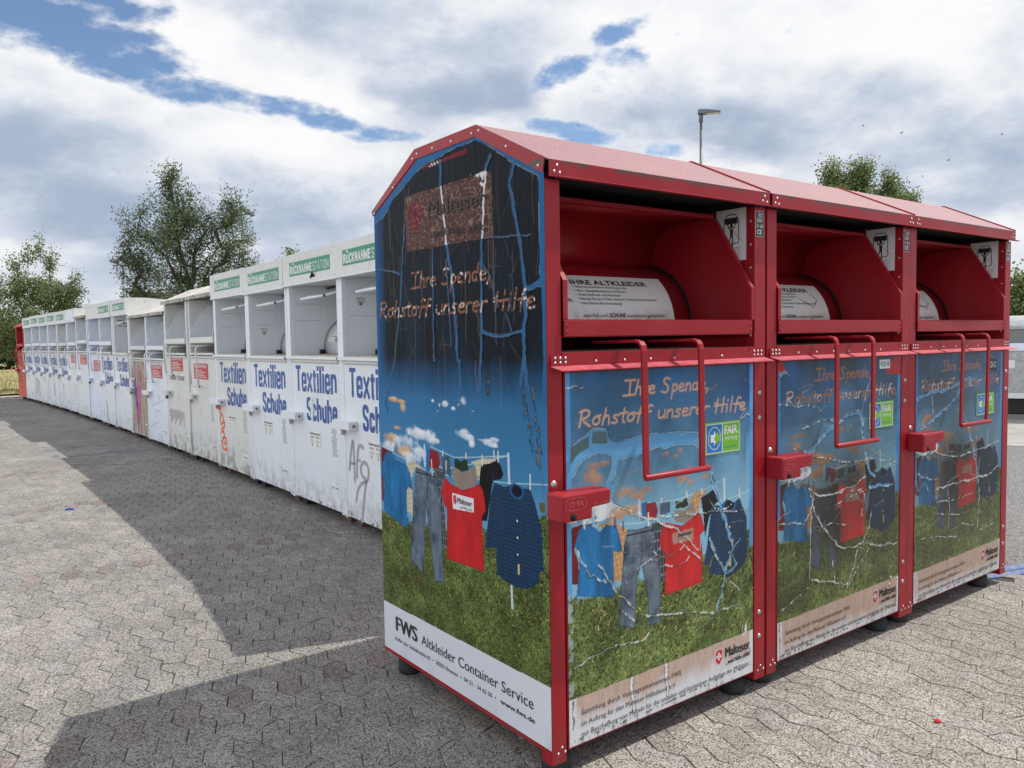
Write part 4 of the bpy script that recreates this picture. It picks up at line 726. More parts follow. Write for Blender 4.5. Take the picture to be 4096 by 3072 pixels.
def red_container(k,x0,label):
    root=empty('clothes_container',(x0,0,0)); tag(root,label,'clothes container','red clothes containers in the near row')
    P=M['red paint'];RV=M['steel rivet']
    # cabinet
    b=MB(); b.box(.004,1.146,.022,1.186,.10,1.40,P); b.box(.045,.0625,.05,1.17,1.40,2.03,P); b.box(1.081,1.10,.05,1.17,1.40,2.03,P); b.box(.0625,1.081,1.10,1.17,1.40,2.035,P)
    hp=hexprof(-.004); prof=[(0.012,.10)]+[(max(y,.012),z) for y,z in hp]+[(1.19,.10)]
    b.prism(prof,0.,.0035,P if k==0 else M['sky blue print']); b.prism(prof,1.1465,1.15,P if k==2 else M['sky blue print'])
    b.box(.0627,1.0808,.03,1.098,2.032,2.036,M['gap and shade black']); b.box(.0627,1.0808,.45,.454,1.985,2.031,M['gap and shade black']); b.box(.0627,.064,.03,.45,1.99,2.031,M['gap and shade black']); b.box(1.0795,1.0808,.03,.45,2.002,2.031,M['gap and shade black'])  # near-black sheets added above the chute, standing in for shade in the hollow
    b.build('cabinet',root)
    for sx0,sx1,nm in((0.,.0625,0),(1.081,1.15,1)):
        b=MB(); b.box(sx0,sx1,0.,.055,.055,1.996,P)
        if nm:
            for z in(1.248,1.146,.336,.236): b.dome((1.113,0,z),(0,-1,0),.0105,M['zinc bolt'],.5,10)
            for z in(1.94,1.848,1.755,1.665,1.573,1.482): b.dome((1.081,.02,z),(-1,0,0),.006,M['zinc bolt'],.8)
        else:
            b.dome((.022,0,1.004),(0,-1,0),.013,M['zinc bolt'],.5,10)
        xs=(.044,.058,.027) if not nm else (1.123,1.142,1.105)
        for q,(x,z) in enumerate(zip(xs,(.108,.090,.091))): b.dome((x,0,z),(0,-1,0),.005,RV)
        b.build('post',root,.003)
    # roof
    b=MB(); rp=[(-.020,2.050)]+hexprof()[1:3]+[(1.21,2.046)]; b.sheet(rp,-.001,1.151,M['chalked roof paint'],.004)
    b.sheet([(y,z+.004) for y,z in rp],1.142,1.153,P,.007)
    b.build('roof',root)
    b=MB(); b.box(.001,1.149,-.0235,-.020,1.998,2.0535,P); b.box(.026,1.165,-.040,-.020,1.996,1.9995,P)
    for x,z in((.034,2.036),(.022,2.016),(.045,2.013),(1.116,2.036),(1.104,2.017),(1.130,2.014)): b.dome((x,-.0235,z),(0,-1,0),.0052,RV)
    b.build('fascia',root,.0015)
    if k in(0,2):
        b=MB(); xa,xb=(-.004,0.) if k==0 else (1.15,1.154)
        o=hexprof(.004); o[0]=(-.006,2.056); o[-1]=(1.203,2.052); i=[(.006,2.012),(.385,2.206),(.812,2.206),(1.196,2.030)]
        for q in range(3):
            b.prism([o[q],o[q+1],i[q+1],i[q]],xa,xb,P)
        for y,z in((.408,2.222),(.362,2.222),(.545,2.222),(.680,2.224),(.800,2.225),(.836,2.212),(1.005,2.124),(1.180,2.039),(.20,2.135),(.028,2.040)): b.dome((xa if k==0 else xb,y,z),(-1 if k==0 else 1,0,0),.0055,RV)
        b.build('roof_trim',root)
    # shelf and riveted drip lip
    b=MB(); b.box(.0627,1.0808,.0,.62,1.402,1.436,M['dusty red shelf']); b.box(.0627,1.0808,-.003,-.0002,1.398,1.4365,P); b.build('shelf',root)
    b=MB(); b.prismy([(.012,1.392),(.012,1.426),(.090,1.427),(.106,1.413),(1.036,1.416),(1.052,1.431),(1.138,1.430),(1.138,1.392)],-.0065,-.0035,P)
    b.add([(.012,-.005,1.3925),(1.138,-.005,1.3925),(1.148,-.046,1.379),(.027,-.046,1.379),(.012,-.005,1.3895),(1.138,-.005,1.3895),(1.148,-.046,1.376),(.027,-.046,1.376)],[(0,1,2,3),(7,6,5,4),(3,2,6,7),(0,3,7,4),(1,5,6,2)],M['pale red'])
    for x in(.030,.052,.074,1.072,1.095,1.118):
        for z in(1.403,1.418): b.dome((x,-.0065,z),(0,-1,0),.0047,RV)
    for x in(.21,.345,.475,.60,.735,.87): b.dome((x,-.0065,1.404),(0,-1,0),.0047,RV)
    b.build('drip_lip',root)
    # chute: trough bar, side flanges, curved back
    b=MB(); 
    if k==2: b.prismz([(.067,-.008),(.56,.000),(1.053,-.008),(1.053,-.0045),(.56,.0035),(.067,-.0045)],1.489,1.541,P)
    else: b.box(.067,1.053,-.010,-.006,1.489,1.541,P)
    b.box(.067,1.053,-.0058,.02,1.486,1.489,P); b.box(.067,1.053,-.0058,.004,1.541,1.5435,P)
    for x in(.078,1.044):
        for z in(1.503,1.524): b.dome((x,-.010,z),(0,-1,0),.005,P,.8)
    b.build('trough_bar',root,.001)
    for xa,xs in((.0845,-1),(1.0485,1)):
        b=MB(); b.prism([(-.004,1.4895),(-.004,1.672),(.185,1.972),(.60,1.978),(.60,1.4895)],xa,xa+.0035,P)
        x2,x3=(xa-.018,xa) if xs<0 else (xa+.0035,xa+.0215)
        b.sheet([(-.004,1.545),(-.004,1.672),(.185,1.972)],x2,x3,P,.003); b.build('chute_side',root)
    b=MB(); arc=[(.537,1.790),(.530,1.845),(.515,1.897),(.478,1.945),(.430,1.965),(.36,1.976),(.20,1.982)]
    b.sheet(arc,.0885,1.048,P,.003,True); b.box(.0885,1.048,.180,.203,1.968,1.9835,P); b.build('chute_back',root)
    cy,cz,r=.58,1.52,.275
    b=MB(); b.sheet([(cy-r*math.cos(q),cz+r*math.sin(q)) for q in np.linspace(-.12,1.75,26)],.0925,1.042,P,-.004,True)
    # dark running gap where the drum meets the side
    b.sheet([(cy-(r+.004)*math.cos(q),cz+(r+.004)*math.sin(q)) for q in np.linspace(-.12,1.5,26)],1.0425,1.0482,M['gap and shade black'],.009,True)
    drum=b.build('drum',root)
    e=.0015; fx=lambda a,s:(a,cy-(r+e+.0012)*math.cos(s/r),cz+(r+e+.0012)*math.sin(s/r))
    b=MB(); n=20; S0,S1=.034,.2385
    vs_=[];fs_=[]
    for i in range(n+1):
        s=S0+(S1-S0)*i/n; q=s/r
        for x in(.10,.948): vs_.append((x,cy-(r+e)*math.cos(q),cz+(r+e)*math.sin(q)))
    for i in range(n): fs_.append((2*i,2*i+1,2*i+3,2*i+2))
    b.add(vs_,fs_,M['drum label'],True)
    K=M['print black']; sz=lambda z: r*math.asin(min(1,(z-cz)/r))
    tx=lambda s,x0_,x1_,z,cap,bold=0.: text(b,s,x0_,x1_,sz(z),cap,K,fx,bold,2)
    tx('IHRE ALTKLEIDER',.420,.846,1.692,.024,.025)
    for s,xa,xb,z in(('• Bitte nur brauchbare Kleidungsstücke',.425,.715,1.678),('• Bett-, Haushaltswäsche und Schuhe',.425,.700,1.662),('• Keine Stoffreste und Matratzen',.425,.660,1.646),('• Achtung: Nur gut in Tüten verpackte Textilien bleiben brauchbar!',.425,.862,1.630),('• Vielen Dank für Ihre Unterstützung!',.425,.655,1.612)): tx(s,xa,xb,z,.0105)
    tx('...natürlich auch',.422,.565,1.562,.016); tx('SCHUHE',.572,.662,1.562,.016,.03); tx('paarweise gebündelt',.670,.892,1.562,.016)
    tx('...weil Nähe zählt.',.13,.40,1.622,.014,.02)
    if k:
        for P_ in([(.70,.16),(.78,.12),(.83,.10),(.80,.08)],[(.82,.09),(.88,.14),(.85,.18)]) : b.ribbon(P_,[.001,.010,.006,.001][:len(P_)],0,M['print grey'],lambda a,s,y:fx(a,s))
    b.build('label_sticker',drum)
    # handle
    b=MB()
    for xa in(.322,.613):
        pr=[(.14,1.470),(-.075,1.474),(-.097,1.468),(-.108,1.455),(-.112,1.435),(-.100,1.0)]; b.sheet(pr,xa,xa+.026,P,.010)
    b.tube([(.322,-.103,1.0),(.655,-.103,1.0)],.0110,P,10); sk=(.045,.05,.035)[k]; b.v=[(x+max(0,1.45-z)*sk,y,z) for x,y,z in b.v]; b.build('handle',root,.002)
    # door with its printed sheet
    b=MB(); b.box(.0735,1.0782,.004,.022,.088,1.376,P); door=b.build('door',root,.0015)
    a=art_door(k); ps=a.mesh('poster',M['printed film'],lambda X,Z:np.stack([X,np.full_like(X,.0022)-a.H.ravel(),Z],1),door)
    y=.0008; K=M['print black']
    for s,xa,xb,z,zr in(('Sammlung durch Vertragsunternehmen FWS',.132,.636,.193,.0055),('im Auftrag für den Malteser Hilfsdienst e.V.',.131,.609,.153,.008),('zur Beschaffung von Mitteln für die sozialen und karitativen Aufgaben der Malteser.',.131,1.050,.116,.014)):
        letter(door,s,xa,xb,.0185,K,lambda p,q,xa=xa,xb=xb,z=z,zr=zr:(p,y,z+q+zr*(p-xa)/(xb-xa)))
    letter(door,'Malteser',.896,1.052,.038,K,lambda p,q:(p,y,.199+q),0.,3,.0015); letter(door,'...weil Nähe zählt.',.898,1.052,.018,K,lambda p,q:(p,y,.168+q+.003*(p-.9)/.15),0.,2,.0006)
    lx=[q[0] for q in DO['logo']]; lz=[q[1] for q in DO['logo']]; l0,l1,z0_,z1_=min(lx),max(lx),min(lz),max(lz)
    if k==0: letter(door,'Malteser',l0+(l1-l0)*.28,l1-.01,(z1_-z0_)*.30,M['print dark brown'],lambda p,q:(p,y,z0_+(z1_-z0_)*.46+q+.05*(p-l0)),0.,2,.0006)
    def fair(x0_,x1_,z0_,z1_):
        s=MB(); y1=-.0002; s.box(x0_,x1_,y1,.0015,z0_,z1_,M['lime green print']); w=x1_-x0_;h=z1_-z0_
        s.box(x0_+w*.02,x1_-w*.03,y1-.0004,y1-.0001,z0_+h*.03,z1_-h*.05,M['sign white']); s.box(x0_+w*.035,x0_+w*.46,y1-.0008,y1-.0005,z0_+h*.06,z1_-h*.08,M['sky blue print']); s.box(x0_+w*.485,x1_-w*.045,y1-.0008,y1-.0005,z0_+h*.06,z1_-h*.08,M['lime green print'])
        cx,cz_,rr=x0_+w*.25,(z0_+z1_)/2,h*.36; N=28; vs=[];fs=[]
        for i in range(N):
            q=2*math.pi*i/N
            for r_ in(rr,rr*.93): vs.append((cx+r_*math.cos(q)*.82,y1-.0012,cz_+r_*math.sin(q)))
        for i in range(N): j=(i+1)%N; fs.append((2*i,2*i+1,2*j+1,2*j))
        s.add(vs,fs,M['sign white']); u=h*.24
        s.prismy([(cx-u*.75,cz_-u*.5),(cx-u*.1,cz_-u*.5),(cx-u*.1,cz_-u),(cx+u*.55,cz_),(cx-u*.1,cz_+u),(cx-u*.1,cz_+u*.5),(cx-u*.75,cz_+u*.5)],y1-.0013,y1-.0011,M['sign white'])
        s.prismy([(cx+u*1.1,cz_-u*.45),(cx+u*.7,cz_-u*.45),(cx+u*.5,cz_-u*.9),(cx-u*.05,cz_),(cx+u*.5,cz_+u*.9),(cx+u*.7,cz_+u*.45),(cx+u*1.1,cz_+u*.45)],y1-.0016,y1-.0014,M['lime green print'])
        text(s,'FAIR',x0_+w*.53,x1_-w*.09,0,h*.24,M['sign white'],lambda p,q:(p,y1-.0012,z0_+h*.60+q),.03,2); text(s,'wertung',x0_+w*.54,x1_-w*.10,0,h*.15,M['sign white'],lambda p,q:(p,y1-.0012,z0_+h*.40+q),0.,2)
        text(s,'bewusst handeln',x0_+w*.53,x1_-w*.12,0,h*.07,M['sky blue print'],lambda p,q:(p,y1-.0012,z0_+h*.16+q),0.,1)
        s.build('sticker',door)
    fair(*[(.777,.990,1.022,1.148),(.786,1.004,1.030,1.155),(.745,.960,1.015,1.138)][k])
    if k==1:
        s=MB(); s.box(.875,.970,-.0002,.0015,1.312,1.355,M['sign white']); text(s,'FCN',.885,.935,0,.022,M['teal print'],lambda p,q:(p,-.0008,1.322+q),.03,2)
        s.prismy([(.944,1.345),(.963,1.345),(.963,1.328),(.953,1.319),(.944,1.328)],-.001,-.0006,M['print grey']); s.build('sticker',door)
        s=MB(); [s.dome((.99+x,.0022,.25+z),(0,-1,0),rr,M['print red'] if i%2 else M['sign white'],.4) for i,(x,z,rr) in enumerate(((0,0,.006),(.006,.012,.005),(.012,.03,.006),(-.004,-.012,.004)))]
        s.build('splatter',door)
    if k==2:
        s=MB(); s.prismy([(.895,1.262),(.985,1.256),(.986,1.322),(.893,1.330)],-.0002,.0015,M['print black']); text(s,'ZAC!',.902,.978,0,.030,M['mint residue'],lambda p,q:(p,-.0008,1.279+q),.04,2); s.build('sticker',door)
    # lock box
    b=MB(); y0=-.085
    b.prismy([(-.012,.892),(.116,.892),(.116,.928),(.198,.931),(.198,.982),(-.012,.982)],y0,-.001,P)
    lb=b.build('lock_box',root,.007)
    s=MB(); 
    for th in range(2):
        N=24; pts=[(.043+.044*math.copysign(abs(math.cos(q))**.6,math.cos(q)),.950+.020*math.copysign(abs(math.sin(q))**.7,math.sin(q))) for q in np.linspace(0,2*math.pi,N)]
    s.ribbon(pts,.0022,y0-.0012,M['pale red']); text(s,'JO·BA',.010,.076,0,.020,M['pale red'],lambda p,q:(p,y0-.0012,.940+q),.01,2); text(s,'MADE IN GERMANY',.120,.193,0,.009,M['pale red'],lambda p,q:(p,y0-.0012,.936+q),0.,1)
    s.build('embossed_mark',lb)
    s=MB(); s.tube([(.032,y0-.0005,.908),(.032,y0-.0015,.908)],.013,M['gap and shade black'],16); s.tube([(.034,y0+.02,.893),(.034,y0+.02,.886)],.012,M['steel rivet'],12); s.build('keyhole',lb)
    # no-climbing notice on the inner wall, data plate on the post
    s=MB(); xx=1.0795; FX=lambda p,q:(xx-.0012,.19-p,q); s.box(xx-.0008,xx,.040,.190,1.789,2.0,M['sign white'])
    def bar(P_,w,m=M['print black']): s.ribbon(P_,w,0,m,lambda p,q,y:FX(p,q))
    bar([(.040,1.855),(.040,1.955),(.058,1.978),(.096,1.978),(.114,1.955),(.114,1.862),(.040,1.855)],.0045)
    s.add([FX(.045,1.965),FX(.109,1.965),FX(.109,1.940),FX(.045,1.940)],[(0,1,2,3)],M['print black'])
    bar([(.058,1.944),(.063,1.925),(.078,1.915),(.094,1.926),(.099,1.945)],.005); N=10; s.add([FX(.078+.008*math.cos(q),1.932+.010*math.sin(q)) for q in np.linspace(0,6.28,N,endpoint=False)],[tuple(range(N))],M['print black'])
    s.add([FX(.070,1.918),FX(.086,1.918),FX(.085,1.885),FX(.072,1.885)],[(0,1,2,3)],M['print black']); bar([(.074,1.888),(.066,1.870),(.070,1.858)],.006); bar([(.082,1.888),(.083,1.862),(.082,1.846)],.006); bar([(.020,1.972),(.136,1.862)],.0018,M['print red'])
    for i,t_ in enumerate(('Bei Einstieg Lebensgefahr!','Danger! Do not touch when enter!','L\'entrée peut entrainer','des blessures mortelles !')): text(s,t_,.012,.125,0,.0075,M['print red'],lambda p,q,i=i:FX(p,1.838-.0125*i+q),0.,1)
    s.build('warning_sign',root)
    s=MB(); y1=-.0012; s.box(1.086,1.136,y1,0.,1.878,1.980,M['sign white']); s.box(1.0875,1.1345,y1-.0004,y1-.0001,1.8795,1.9785,M['print black'])
    text(s,'CE',1.094,1.124,0,.018,M['sign white'],lambda p,q:(p,y1-.0008,1.888+q),.02,2); text(s,'GS',1.112,1.130,0,.012,M['sign white'],lambda p,q:(p,y1-.0008,1.914+q),.02,2)
    s.tube([(1.099,y1-.0004,1.921),(1.099,y1-.0008,1.921)],.008,M['print grey'],14); s.box(1.094,1.128,y1-.0008,y1-.0005,1.935,1.951,M['print grey'])
    for z in(1.957,1.962,1.967,1.972): s.box(1.100,1.131,y1-.0008,y1-.0005,z-.001,z+.0005,M['sign white'])
    s.build('data_plate',root)
    for x in((.075,1.035) if k==0 else (.055,1.0) if k==1 else (.055,.97)): foot(root,x,.075)
    for x in(.075,1.06): foot(root,x,1.10)
    if k==0:
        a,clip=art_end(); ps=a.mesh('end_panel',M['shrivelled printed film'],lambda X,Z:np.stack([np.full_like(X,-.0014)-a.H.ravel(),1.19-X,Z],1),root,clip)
        K=M['print black']; FXe=lambda p,q:(-.0032 if q<1.5 else -.0042,1.19-p,q)
        T=lambda s,ya,yb,z,cap,fat=0.,m=K,dz=0.: letter(ps,s,1.19-ya,1.19-yb,cap,m,lambda p,q:FXe(p,z+q+dz*(p-(1.19-ya))),0.,3,fat)
        T('FWS',1.077,.887,.212,.062,.004); T('Altkleider Container Service',.853,.096,.216,.040)
        T('Außer der Schleifmühle 65  •  28203 Bremen  •  04 21 - 34 62 50  •',1.088,.318,.166,.0165,0.,K,.004); T('www.fws.de',.292,.088,.169,.0175,.0008,K)
        T('Malteser',.726,.325,1.966,.056,.002,M['print dark brown'],-.02); T('...weil Nähe zählt.',.718,.330,1.888,.027,.001,M['print dark brown'],-.045)
        T('Malteser',.553,.452,.860,.021,.0005); T('...weil Nähe zählt.',.540,.450,.842,.010)
        T('VORSICHT Container nicht betreten',.755,.46,2.158,.011,.01,M['sign white'],.055) if 0 else None
        s=MB(); shp=[(.582,.884),(.564,.888),(.560,.862),(.570,.850),(.580,.860)]; s.add([(-.0034,y,z) for y,z in shp],[tuple(range(5))],M['print red']); s.build('crest',ps)
        b=MB(); b.box(-.003,-.0002,.0035,1.19,.093,.105,P); b.build('bottom_trim',root)
    return root

# ---- white containers
WW=1.14
def white_container(p_left,p_right,style,label,group=None):
    """p_left/p_right: front corners as seen from the front"""
    d=Vector((p_right[0]-p_left[0],p_right[1]-p_left[1])); ang=math.atan2(d.y,d.x); g=style.get
    root=empty('clothes_container',(p_left[0],p_left[1],0),ang); tag(root,label,'clothes container',group or 'clothes containers in the long row')
    rr=random.Random(int(p_left[1]*97)); root.scale=(d.length/WW,1,g('zs',1.)*(1+rr.uniform(-.004,.004))); nrm=Vector((-d.y,d.x,0)).normalized(); root.location+=nrm*rr.uniform(-.012,.012); root.rotation_euler=(rr.uniform(-.003,.003),rr.uniform(-.0025,.0025),ang+rr.uniform(-.004,.004))
    P=M[g('mat','white paint')]; WR=M['weathered white roof']; hexr=g('roof')=='hex'; chute=g('chute',False); red=g('red',False)
    if red: P=M['old red paint']; WR=P
    eave=2.02 if hexr else 1.985; zb=.105
    b=MB(); b.box(.008,1.132,.022,1.17,zb,1.335,P); b.box(.045,.0655,.05,1.15,1.335,eave,P); b.box(1.083,1.10,.05,1.15,1.335,eave,P); b.box(.0655,1.083,1.05,1.15,1.335,eave,P)
    b.box(.0045,.007,.03,1.17,zb,eave-.003,P); b.box(1.133,1.1355,.03,1.17,zb,eave-.003,P)
    if hexr: 
        b.prism([(.01,eave-.001),(.36,eave+.16),(.80,eave+.16),(1.17,eave-.001)],.004,.006,P); b.prism([(.01,eave-.001),(.36,eave+.16),(.80,eave+.16),(1.17,eave-.001)],1.134,1.136,P)
    b.build('cabinet',root)
    for xa,xb in((.004,.066),(1.083,1.136)):
        b=MB(); b.box(xa,xb,0.,.05,zb-.03,eave,P)
        for z in(.22,.31,1.16,1.06,1.55,1.8): b.dome(((xa+xb)/2,0,z),(0,-1,0),.009,P,.5)
        b.build('post',root,.003)
    if hexr:
        b=MB(); b.sheet([(-.03,eave+.035),(.36,eave+.205),(.80,eave+.205),(1.19,eave+.03)],-.006,1.146,WR,.005); 
        if not red:
            for x in(.28,.56,.84): b.sheet([(-.03,eave+.040),(.36,eave+.210),(.80,eave+.210)],x,x+.012,WR,.006)
        b.build('roof',root)
        b=MB(); b.box(-.006,1.146,-.036,-.031,eave-.002,eave+.043,M['mossy white eave'] if not red else P); b.build('fascia',root)
    else:
        HM=M['speckled white header']; y0=-.03
        b=MB(); b.prism([(y0,1.987),(y0,2.246),(.30,2.246),(1.16,2.17),(1.16,1.987)],.006,1.132,HM); b.box(.0,1.138,y0-.004,.05,1.975,1.9868,M['white paint'])
        for x in(.02,.55,1.115):
            for z in(2.01,2.225): b.dome((x,y0,z),(0,-1,0),.006,M['zinc bolt'])
        hd=b.build('header_box',root,.003)
        if g('sign'):
            s=MB(); s.box(.175,1.045,y0-.002,y0-.0002,2.057,2.176,M['sign green']); SWt=M['sign white']; strokes(s,'RÜCKNAHME',.188,.685,2.072,.072,.0160,SWt,y0-.0026,.5); strokes(s,'STATION',.695,1.030,2.072,.072,.0075,SWt,y0-.0026,1.4); s.build('sign',hd)
        elif g('panel'):
            s=MB(); s.box(.2,1.0,y0-.002,y0-.0002,2.03,2.21,M['fresh white paint']); s.build('sign_board',hd)
        if g('torn'):
            s=MB(); s.add([(.62,y0-.001,2.012),(.74,y0-.001,2.02),(.75,y0-.03,2.065),(.70,y0-.02,2.045)],[(0,1,2,3)],M['gap and shade black']); s.build('torn_flap',hd)
    # shelf and lip
    b=MB(); b.box(.0662,1.0828,.0,.55,1.34,1.366,M['dirty shelf'] if not red else P); b.build('shelf',root)
    b=MB(); wz=1.357 if not chute else 1.368
    b.box(.02,1.12,-.0335,-.0005,wz-.006,wz,P); b.box(.02,1.12,-.0338,-.030,wz-.026,wz-.0062,P); b.box(.066,1.083,-.012,.0,1.304,1.330,P if red else M['grimy white paint']); b.build('drip_lip',root,.002)
    cy,cz,r=.62,1.42,.295
    if not chute:
        b=MB(); b.sheet([(cy-r*math.cos(q),cz+r*math.sin(q)) for q in np.linspace(-.2,1.9,26)],.075,1.075,P,-.004,True); 
        b.sheet([(cy-(r+.003)*math.cos(q),cz+(r+.003)*math.sin(q)) for q in np.linspace(-.18,1.9,26)],.0665,.0742,M['print grey'],.003,True); dr=b.build('drum',root)
        if g('drumsign'):
            s=MB(); fx=lambda a,q:(a,cy-(r+.004)*math.cos(q/r),cz+(r+.004)*math.sin(q/r)); s.add([fx(x,q) for q in np.linspace(.05,.25,9) for x in(.14,.80)],[(2*i,2*i+1,2*i+3,2*i+2) for i in range(8)],M['sign white'],True)
            fx2=lambda a,q:(a,cy-(r+.0055)*math.cos(q/r),cz+(r+.0055)*math.sin(q/r)); s.add([fx2(.24,.10),fx2(.40,.24),fx2(.60,.24),fx2(.60,.10)],[(0,1,2,3)],M['print red']); text(s,'Einwurf',.30,.62,.06,.028,M['print black'],fx2,.03,2); 
            for q in np.linspace(.10,.22,7): s.add([fx2(.15,q),fx2(.23,q),fx2(.23,q+.007),fx2(.15,q+.007)],[(0,1,2,3)],M['mint residue'])
            s.build('drum_sign',dr)
        b=MB(); b.sheet([(.60,1.71),(.60,1.98)],.0665,1.082,P,.003); b.box(.0665,1.082,.35,.60,1.962,1.966,M['gap and shade black']); b.build('chute_back',root)
        b=MB(); b.tube([(.36,-.005,1.850),(.86,-.005,1.857)],.012,P,10)
        b.tube([(.36,-.005,1.850),(.36,.33,1.955)],.008,P,8); b.tube([(.855,-.005,1.857),(.855,.33,1.955)],.010,P,8); b.tube([(.861,-.005,1.857),(.864,-.005,1.857)],.0125,M['gap and shade black'],10); b.build('handle',root)
        b=MB(); b.box(.067,.10,.275,.315,1.3665,1.408,M['black trim']); b.build('stop_block',root)
        b=MB(); F=lambda p,q,y:(.0668,p,q)
        zz=g('plate',(.02,.30,1.62,1.80)); b.ribbon([(zz[0],zz[3]),(zz[1],zz[3]),(zz[1],zz[2]),(zz[0],zz[2])],.003,0,M['print grey'],F); b.build('inner_panel',root)
    else:
        b=MB(); bz=g('bar',(1.488,1.555)); b.box(.069,1.055,-.010,-.006,bz[0],bz[1],P); b.box(.069,1.055,-.0058,.02,bz[0]-.003,bz[0],P); b.build('trough_bar',root,.001)
        for xa,xs in((.0845,-1),(1.0485,1)):
            b=MB(); dg=g('dg',.22); b.prism([(-.004,bz[0]),(-.004,1.61),(dg,1.965),(.60,1.965),(.60,bz[0])],xa,xa+.0035,M['white paint'] if not red else P); x2,x3=(xa-.018,xa) if xs<0 else (xa+.0035,xa+.0215)
            b.sheet([(-.004,bz[1]),(-.004,1.61),(dg,1.965)],x2,x3,P,.003); b.build('chute_side',root)
        b=MB(); b.sheet([(.0,bz[0]),(.14,bz[0]-.03),(.40,1.60),(.52,1.75),(.50,1.93),(.30,1.965)],.0885,1.048,P,.003); b.build('chute_back',root)
        if g('hang',True):
            hb=g('hz',1.02); b=MB()
            for xa in(.34,.66):
                b.tube([(xa,.16,1.455),(xa,-.055,1.447),(xa,-.085,1.436),(xa,-.098,1.41),(xa+g('hx',0.)*.5,-.09,(1.41+hb)/2),(xa+g('hx',0.),-.075,hb)],.0105,P,8)
            b.tube([(.31+g('hx',0.),-.076,hb),(.70+g('hx',0.),-.076,hb)],.011,P,8); b.tube([(.70+g('hx',0.),-.076,hb),(.704+g('hx',0.),-.076,hb)],.0105,M['gap and shade black'],8); b.build('handle',root)
    # door
    b=MB(); b.box(.071,1.079,.002,.022,zb-.012,1.300,M[g('door','white paint')] if not red else P)
    if not red:
        for x in(.93,1.0): b.dome((x,.002,.285),(0,-1,0),.020,P,.45,12); b.dome((x,-.006,.285),(0,-1,0),.011,M['zinc bolt'],.5,10)
    LB=M['lettering blue']; y=.0005
    if g('tex'):
        b.box(.085,1.072,.001,.0016,.775,1.290,M['sign white']) if g('tex')==2 else None
        strokes(b,'Textilien',.160,1.045,1.047,.226,.0375,LB,y)
        strokes(b,'Schuhe',.392,1.045,.801,.198,.0375,LB,y)
        wz_=M['sign white']; r=random.Random(g('seed',1))
        for i in range(g('flake',5)):
            x=r.uniform(.2,.95);z=r.uniform(.82,1.22); P_=[(x,z)]
            for j in range(4): x+=r.uniform(-.02,.03); z-=r.uniform(.01,.05); P_.append((x,z))
            b.ribbon(P_,[.001,r.uniform(.002,.008),.004,r.uniform(.002,.006),.001],-.0002,wz_)
        if g('tear'):
            b.prismy([(.47,.975),(.53,1.0),(.55,.90),(.53,.80),(.475,.83),(.49,.90)],-.0006,-.0003,wz_); b.prismy([(.575,.81),(.63,.83),(.60,.98),(.57,.92)],-.0006,-.0003,wz_) if 0 else None
    door=b.build('door',root,.0)
    def stk(fn,name='sticker'):
        s=MB(); fn(s); s.build(name,door)
    def kl(x0,x1,z0,z1,head=None):
        def f(s):
            s.box(x0,x1,-.0012,.001,z0,z1,M['sticker red']); h=z1-z0;w=x1-x0; text(s,'KLEIDERSPENDE',x0+w*.05,x1-w*.05,0,h*.20,M['sign white'],lambda p,q:(p,-.002,z1-h*.28+q),0.,2,w*.006)
            for i,(a,c) in enumerate(((.10,.62),(.10,.86),(.10,.70),(.10,.82),(.04,.94))): s.box(x0+w*a,x0+w*c,-.002,-.0014,z0+h*(.54-.11*i),z0+h*(.58-.11*i),M['sign white'])
        stk(f)
    for a in g('kl',[]): kl(*a)
    for (t_,x0,x1,z,cap,bg) in g('words',[]):
        def f(s,t_=t_,x0=x0,x1=x1,z=z,cap=cap,bg=bg):
            if bg: s.box(x0-.015,x1+.015,-.0010,.001,z-cap*.35,z+cap*1.35,M['sticker white'])
            text(s,t_,x0,x1,0,cap,M['print black'],lambda p,q:(p,-.0018,z+q),0.,2,.003)
        stk(f)
    if g('ent'):
        x0,z0=g('ent')
        def f(s):
            s.box(x0,x0+.235,-.001,.001,z0,z0+.13,M['sticker white']); text(s,'Entleerung durch',x0+.008,x0+.227,0,.021,M['print black'],lambda p,q:(p,-.0016,z0+.102+q),0.,2,.0008)
            for c in(x0+.02,x0+.135):
                text(s,'B.H.Tex',c,c+.075,0,.013,M['print black'],lambda p,q:(p,-.0016,z0+.075+q),.03,1)
                for i in range(3): s.box(c,c+.07,-.0016,-.0012,z0+.052-i*.010,z0+.056-i*.010,M['print grey'])
                s.tube([(c+.035,-.0011,z0+.014),(c+.035,-.0016,z0+.014)],.010,M['teal print'],10)
        stk(f)
    if g('mint'):
        x0,z0=g('mint')
        def f(s):
            r=random.Random(3)
            for i in range(15):
                w=r.uniform(.05,.075) if i<3 else r.uniform(.03,.07); c=x0+.04+r.uniform(-.006,.01)+(.012 if i>10 else 0)
                s.box(c-w/2*1.6,c+w/2*1.6,.0005,.0015,z0+.24-.0155*i-.0055,z0+.24-.0155*i+.006,M['mint residue'])
            text(s,'Altex',x0+.02,x0+.08,0,.025,M['print grey'],lambda p,q:(p,.0001,z0+.16+q),.02,1) if 0 else None
        stk(f)
    if g('small'):
        for (x0,z0) in g('small'):
            def f(s,x0=x0,z0=z0):
                s.box(x0,x0+.06,-.001,.001,z0,z0+.10,M['sticker white']); [s.box(x0+.006,x0+.054,-.0016,-.0012,z0+.012+i*.012,z0+.017+i*.012,M['print grey']) for i in range(4)]; s.tube([(x0+.03,-.0011,z0+.078),(x0+.03,-.0016,z0+.078)],.012,M['print grey'],10)
            stk(f)
